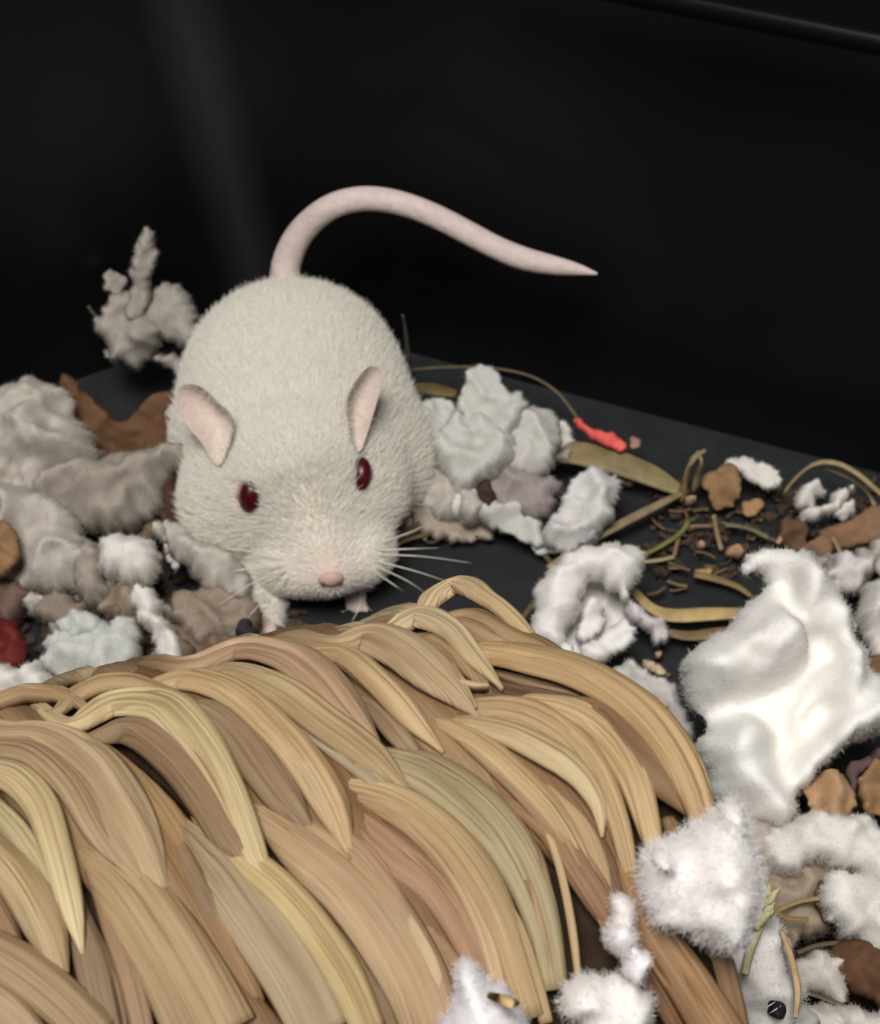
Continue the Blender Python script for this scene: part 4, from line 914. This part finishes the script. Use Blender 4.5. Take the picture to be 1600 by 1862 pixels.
bscrap('narrow coral red plastic scrap by the back wall', [(1040, 764), (1056, 760), (1084, 776), (1124, 792), (1148, 812), (1140, 822), (1104, 816), (1068, 796), (1046, 780)], (236, 104, 96), 'plastic', 'red_scrap', z0=.55, thick=.07, seed=64, elev=55, lump=.02, crease=.02)
bscrap('dull pink pellet at the end of the coral red scrap', [(1138, 800), (1150, 790), (1164, 794), (1168, 808), (1156, 818), (1142, 814)], (170, 130, 122), 'pellet', 'food_pellet', z0=.5, thick=.08, seed=65, lump=.02)
bscrap('dark grey dropping on the heap below the mouse paw', [(424, 1138), (440, 1122), (464, 1130), (470, 1156), (452, 1172), (430, 1166)], (52, 50, 56), 'dropping', 'dropping', z0=.6, thick=.12, seed=66, lump=.03)
bscrap('black glossy fleck with pale streaks resting on the white wad at the bottom', [(1388, 1840), (1396, 1818), (1418, 1812), (1428, 1832), (1426, 1852), (1406, 1854)], (30, 32, 36), 'seed', 'seed_husk', z0=on(1408, 1836, WAD)-.02, anchor=(1408, 1836), elev=45, thick=.09, seed=67, lump=.04, crease=.1)
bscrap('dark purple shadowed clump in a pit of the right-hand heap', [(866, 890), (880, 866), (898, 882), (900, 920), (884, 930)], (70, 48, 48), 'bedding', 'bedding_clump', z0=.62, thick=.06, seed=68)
fk = bpy.data.objects['seed_husk']; fz = on(1408, 1836, WAD, up=0)
for du, dv in ((-7, -3), (3, 5)):
    st_ = tube('streak', [atz(1396+du, 1838+dv, fz+.10), atz(1408+du, 1830+dv, fz+.14), atz(1418+du, 1824+dv, fz+.10)], [.003, .006, .003], M_WHISK, n=6, NL=8)
    st_.parent = fk; st_.location = -np.array(fk.location)
sp_ = [((1276, 990), 11, (222, 168, 150), 'pale pink food crumb in the dark hollow among the hay'), ((1334, 1004), 14, (186, 150, 118), 'tan food crumb left of the draped tissue top'),
       ((1252, 912), 11, (196, 164, 140), 'pinkish crumb under the upright hay tuft'), ((1372, 922), 20, (176, 138, 100), 'orange-tan wood crumb below the curled card'),
       ((1284, 1042), 15, (176, 146, 102), 'golden crumb at the rim of the dark hollow'), ((1140, 876), 12, (184, 146, 106), 'orange crumb at the tip of the upturned scrap'),
       ((1050, 1006), 9, (140, 110, 90), 'brown crumb beside the straw in front of the upturned scrap'), ((1196, 1190), 10, (190, 160, 120), 'tan crumb below the lilac paper twist')]
for i, ((u, v), r, c, lb) in enumerate(sp_):
    bscrap(lb, [(u+r*math.cos(a)*(1.2+.3*math.sin(3*a+i)), v+r*math.sin(a)*.9) for a in np.linspace(0, 2*math.pi, 8, endpoint=False)], c, 'crumb', 'food_crumb', z0=.15, thick=.07, seed=70+i, lump=.03)
bscrap('pale split wood chip on the tunnel beside the pointed tuft', [(884, 1806), (896, 1802), (930, 1812), (950, 1824), (944, 1834), (912, 1826), (888, 1818)], (224, 190, 138), 'wood chip', 'wood_chip', z0=tz(915, 1826)+.45, elev=45, thick=.05, seed=80, lump=.02, edge=.015)
bscrap('tan wood chip on the grey flap behind the tunnel rim', [(1176, 1282), (1190, 1266), (1222, 1268), (1224, 1282), (1196, 1296), (1180, 1300)], (206, 176, 136), 'wood chip', 'wood_chip', z0=on(1196, 1284, FLAP), anchor=(1196, 1284), thick=.05, seed=81, lump=.02)
bscrap('thin pale wood chip above the grey flap', [(1168, 1206), (1178, 1200), (1210, 1216), (1226, 1228), (1214, 1232), (1180, 1220)], (206, 184, 152), 'wood chip', 'wood_chip', z0=on(1200, 1216), anchor=(1200, 1216), thick=.04, seed=82, lump=.01)

# ------------------------------------------------------------------ hay
HC = (146, 130, 98); HD = (98, 86, 64); HT = (170, 150, 112)
hay('dry_hay', 'broad olive hay blade under the coral red scrap', 'hay', [(1004, 818), (1060, 824), (1130, 842), (1190, 866), (1250, 900)], [58, 66, 66, 56, 20], [.45, .5, .45, .35, .25], (140, 126, 92), flat=.16)
hay('straw', 'thin hay stem arching along the back wall from the mouse to the red scrap', 'hay', [(744, 672), (800, 668), (880, 668), (960, 682), (1012, 712), (1052, 762)], 7, [.5, .6, .7, .7, .6, .5], HD)
hay('straw', 'long straight hay stem passing in front of the upturned paper scrap', 'hay', [(996, 1032), (1060, 990), (1130, 952), (1200, 916), (1250, 892)], [12, 18, 20, 18, 10], [.3, .3, .35, .35, .3], HC)
hay('straw', 'short green hay stem right of the curled scrap tip', 'hay', [(1168, 1010), (1206, 990), (1240, 966), (1252, 946)], 10, .25, (120, 122, 70))
hay('straw', 'pale hay stem pointing at the curled scrap tip', 'hay', [(1166, 1022), (1200, 1018), (1226, 1012)], 9, .25, HT)
hay('straw', 'tan bent hay stem on the floor from the dark hollow up to the hay tuft', 'hay', [(1226, 1010), (1236, 972), (1250, 958), (1300, 956)], 8, .2, (140, 108, 80))
hay('straw', 'hay stem bent into an arch at the right edge', 'hay', [(1422, 900), (1446, 870), (1480, 844), (1520, 842), (1560, 862), (1600, 896), (1640, 930)], 13, [.3, .6, .9, 1.0, .9, .7, .5], HT)
hay('straw', 'second thinner hay stem just inside the arch at the right edge', 'hay', [(1500, 850), (1550, 872), (1584, 904), (1596, 950)], 9, [.8, .7, .5, .4], HC)
hay('dry_hay', 'flat tan hay blade across the front of the dark hollow', 'hay', [(1150, 1072), (1186, 1106), (1220, 1118), (1290, 1116), (1350, 1114)], [18, 24, 34, 34, 26], .3, (184, 160, 110), flat=.2)
hay('dry_hay', 'dull hay blade just below the flat tan hay blade', 'hay', [(1200, 1146), (1250, 1156), (1300, 1150), (1350, 1140)], [16, 24, 24, 12], .25, (130, 110, 78), flat=.25)
hay('straw', 'hay stem rising from the tunnel rim to the curled scrap', 'hay', [(926, 1150), (954, 1118), (984, 1076), (1006, 1036)], 12, .25, HD)
hay('straw', 'dark hay stem edging the bare floor right of the mouse', 'hay', [(906, 964), (950, 976), (984, 1002), (1004, 1026)], 11, .15, (96, 84, 62))
hay('hay_tuft', 'upright frayed hay tuft by the back wall', 'hay', [(1236, 906), (1248, 872), (1256, 840), (1282, 818)], [30, 24, 16, 8], [.2, .5, .8, .9], (140, 126, 88))
hay('hay_tuft', 'second blade of the frayed tuft by the back wall', 'hay', [(1262, 900), (1268, 868), (1276, 842), (1268, 820)], [20, 14, 9, 6], [.2, .5, .8, .9], HC)
hay('straw', 'upright hay stem in the middle of the dark hollow', 'hay', [(1298, 936), (1304, 970), (1312, 1000)], 10, [.5, .3, .15], HC)
hay('straw', 'grey-green hay stem lying right of the upright one', 'hay', [(1318, 954), (1360, 960), (1398, 978)], 10, .25, (110, 108, 80))
hay('straw', 'short tilted hay stem left of the brown strips', 'hay', [(1414, 988), (1424, 970), (1432, 956)], 10, .35, HT)
hay('straw', 'hay stem along the right rim of the dark hollow', 'hay', [(1262, 1044), (1300, 1052), (1340, 1066), (1366, 1084)], [16, 18, 14, 10], .2, (130, 112, 72))
hay('straw', 'short straw leading down from the brown strip to the lilac ball', 'hay', [(1514, 976), (1524, 996), (1530, 1012)], 8, [.6, .55, .5], HC)
hay('straw', 'straw by the right cheek of the mouse, uppermost of three', 'hay', [(706, 986), (748, 966), (800, 936)], [10, 12, 8], .25, (150, 132, 96))
hay('straw', 'straw by the right cheek of the mouse, middle of three', 'hay', [(716, 972), (760, 952), (790, 920)], 9, .3, HD)
hay('straw', 'straw by the right cheek of the mouse, lowest of three', 'hay', [(700, 1000), (750, 978), (830, 962)], [8, 9, 6], .2, (120, 104, 72))
hay('straw', 'faint upright straw against the wall behind the mouse rump', 'hay', [(742, 660), (738, 610), (732, 572)], [10, 8, 4], [.4, .9, 1.3], (96, 92, 80))
hay('dry_hay', 'olive dry leaf behind the right flank of the mouse', 'hay', [(752, 702), (790, 708), (830, 716)], [20, 34, 20], .5, (104, 90, 54), flat=.25)
hay('straw', 'dim straw sticking out left of the standing paper piece', 'hay', [(186, 590), (172, 572), (160, 556)], 8, [1.1, 1.2, 1.3], (70, 72, 62))
hay('straw', 'straw in the shaded hollow at the lower right, upper one', 'hay', [(1404, 1660), (1450, 1640), (1496, 1632)], 10, 1.15, (160, 136, 92))
hay('straw', 'straw in the shaded hollow at the lower right, lower one', 'hay', [(1396, 1650), (1430, 1668), (1470, 1672)], 9, 1.15, (140, 112, 70))
hay('straw', 'dark straw above the pointed grey flap', 'hay', [(1450, 1732), (1490, 1718), (1550, 1712)], 9, 1.2, HD)
hay('straw', 'dark straw below the pointed grey flap', 'hay', [(1446, 1800), (1490, 1812), (1540, 1832)], 10, 1.1, HD)
hay('straw', 'pale straw hanging beside the black fleck', 'hay', [(1420, 1690), (1438, 1740), (1450, 1800), (1446, 1850)], [8, 12, 12, 8], on(1400, 1770, WAD, up=.12), (200, 168, 128))
# flowering hay sprig
spx = ((1354, 1772), (1364, 1728), (1380, 1686), (1396, 1644))
z_ = on(1364, 1740, WAD, up=.12); sz = [z_-.02, z_+.02, z_+.1, z_+.22]
sprig = empty('hay_sprig', atz(*spx[0], sz[0])); tag(sprig, 'yellow-green flowering hay sprig stuck on the fluffy wad at the lower right', 'hay')
sp3 = [atz(u, v, z) for (u, v), z in zip(spx, sz)]
o = tube('stem', sp3, [.028, .034, .034, .026], M_HAY, flat=.6); o.color = lin((176, 172, 126)); adopt(sprig, o)
rs = random.Random(9); tip = sp3[-1]-sp3[-2]; tip = tip/np.linalg.norm(tip)
for k in range(18):
    t = k/17; a = rs.uniform(-1.3, 1.3); p = sp3[-2]+(sp3[-1]-sp3[-2])*(t*1.5-.1)+np.array([rs.uniform(-.05, .05), -.02, rs.uniform(0, .05)])
    q = p+np.array([math.sin(a)*.1, .02, .06])+tip*.05
    o = tube('floret', [p, (p+q)/2+np.array([0, -.01, 0]), q], [.012, .032, .006], M_HAY, n=6, NL=6); o.color = lin((184, 180, 132)); adopt(sprig, o)
# small loose hay bits scattered over the floor of the hollow
rs = random.Random(21)
for k in range(46):
    u, v = rs.uniform(1190, 1420), rs.uniform(915, 1085)
    if k > 34: u, v = rs.uniform(760, 900), rs.uniform(930, 985)
    a = rs.uniform(-.7, .7) if rs.random() < .7 else rs.uniform(-1.5, 1.5); L = rs.uniform(16, 46); z = rs.uniform(.04, .22)
    dx, dy = math.cos(a)*L/2, math.sin(a)*L/2*.7
    c = rs.choice([HD, (84, 68, 48), (66, 54, 42), (110, 84, 62), (120, 104, 70)])
    if k > 34: lb, gp = 'small brown hay bit on the floor in front of the right-hand paper heap', 'hay bits in front of the right-hand heap'
    else: lb, gp = 'small brown hay bit scattered in the dark hollow between hay stems and tissue', 'loose hay bits in the dark hollow'
    hay('hay_bit', lb, 'hay', [(u-dx, v-dy), (u+rs.uniform(-3, 3), v+rs.uniform(-4, 4)), (u+dx, v+dy)], rs.uniform(4, 9), z, c, gp, n=6)

# fine crumbs of litter under the heaps: far too many to count
def litter():
    rng = np.random.default_rng(8); vs = []; fs = []
    reg = [((-20, 560), (840, 1230), 900), ((1330, 1600), (1420, 1862), 700), ((1180, 1600), (880, 1060), 190), ((760, 1000), (760, 960), 260)]
    for (u0, u1), (v0, v1), n in reg:
        for _ in range(n):
            c = atz(rng.uniform(u0, u1), rng.uniform(v0, v1), 0); a = rng.uniform(0, 6.28); t = rng.uniform(-.5, .5)
            L, W_, H = rng.uniform(.03, .13), rng.uniform(.015, .05), rng.uniform(.01, .03); z = .03+rng.uniform(0, .07)
            ux = np.array([math.cos(a), math.sin(a), t*.5]); uy = np.array([-math.sin(a), math.cos(a), 0]); k = len(vs)
            for sx in (-1, 1):
                for sy in (-1, 1):
                    for sz in (-1, 1): vs.append(c+np.array([0, 0, z])+ux*L*sx*(1 if sy > 0 else .7)+uy*W_*sy+np.array([0, 0, H*sz]))
            fs += [tuple(k+j for j in f) for f in ((0, 1, 3, 2), (4, 6, 7, 5), (0, 4, 5, 1), (2, 3, 7, 6), (0, 2, 6, 4), (1, 5, 7, 3))]
    o = meshobj('bedding_litter', vs, fs, M_BROWN, smooth=False); o.color = lin((78, 64, 52))
    tag(o, 'fine brown crumbs of litter strewn over the bin floor under the heaps', 'litter', kind='stuff')
litter()
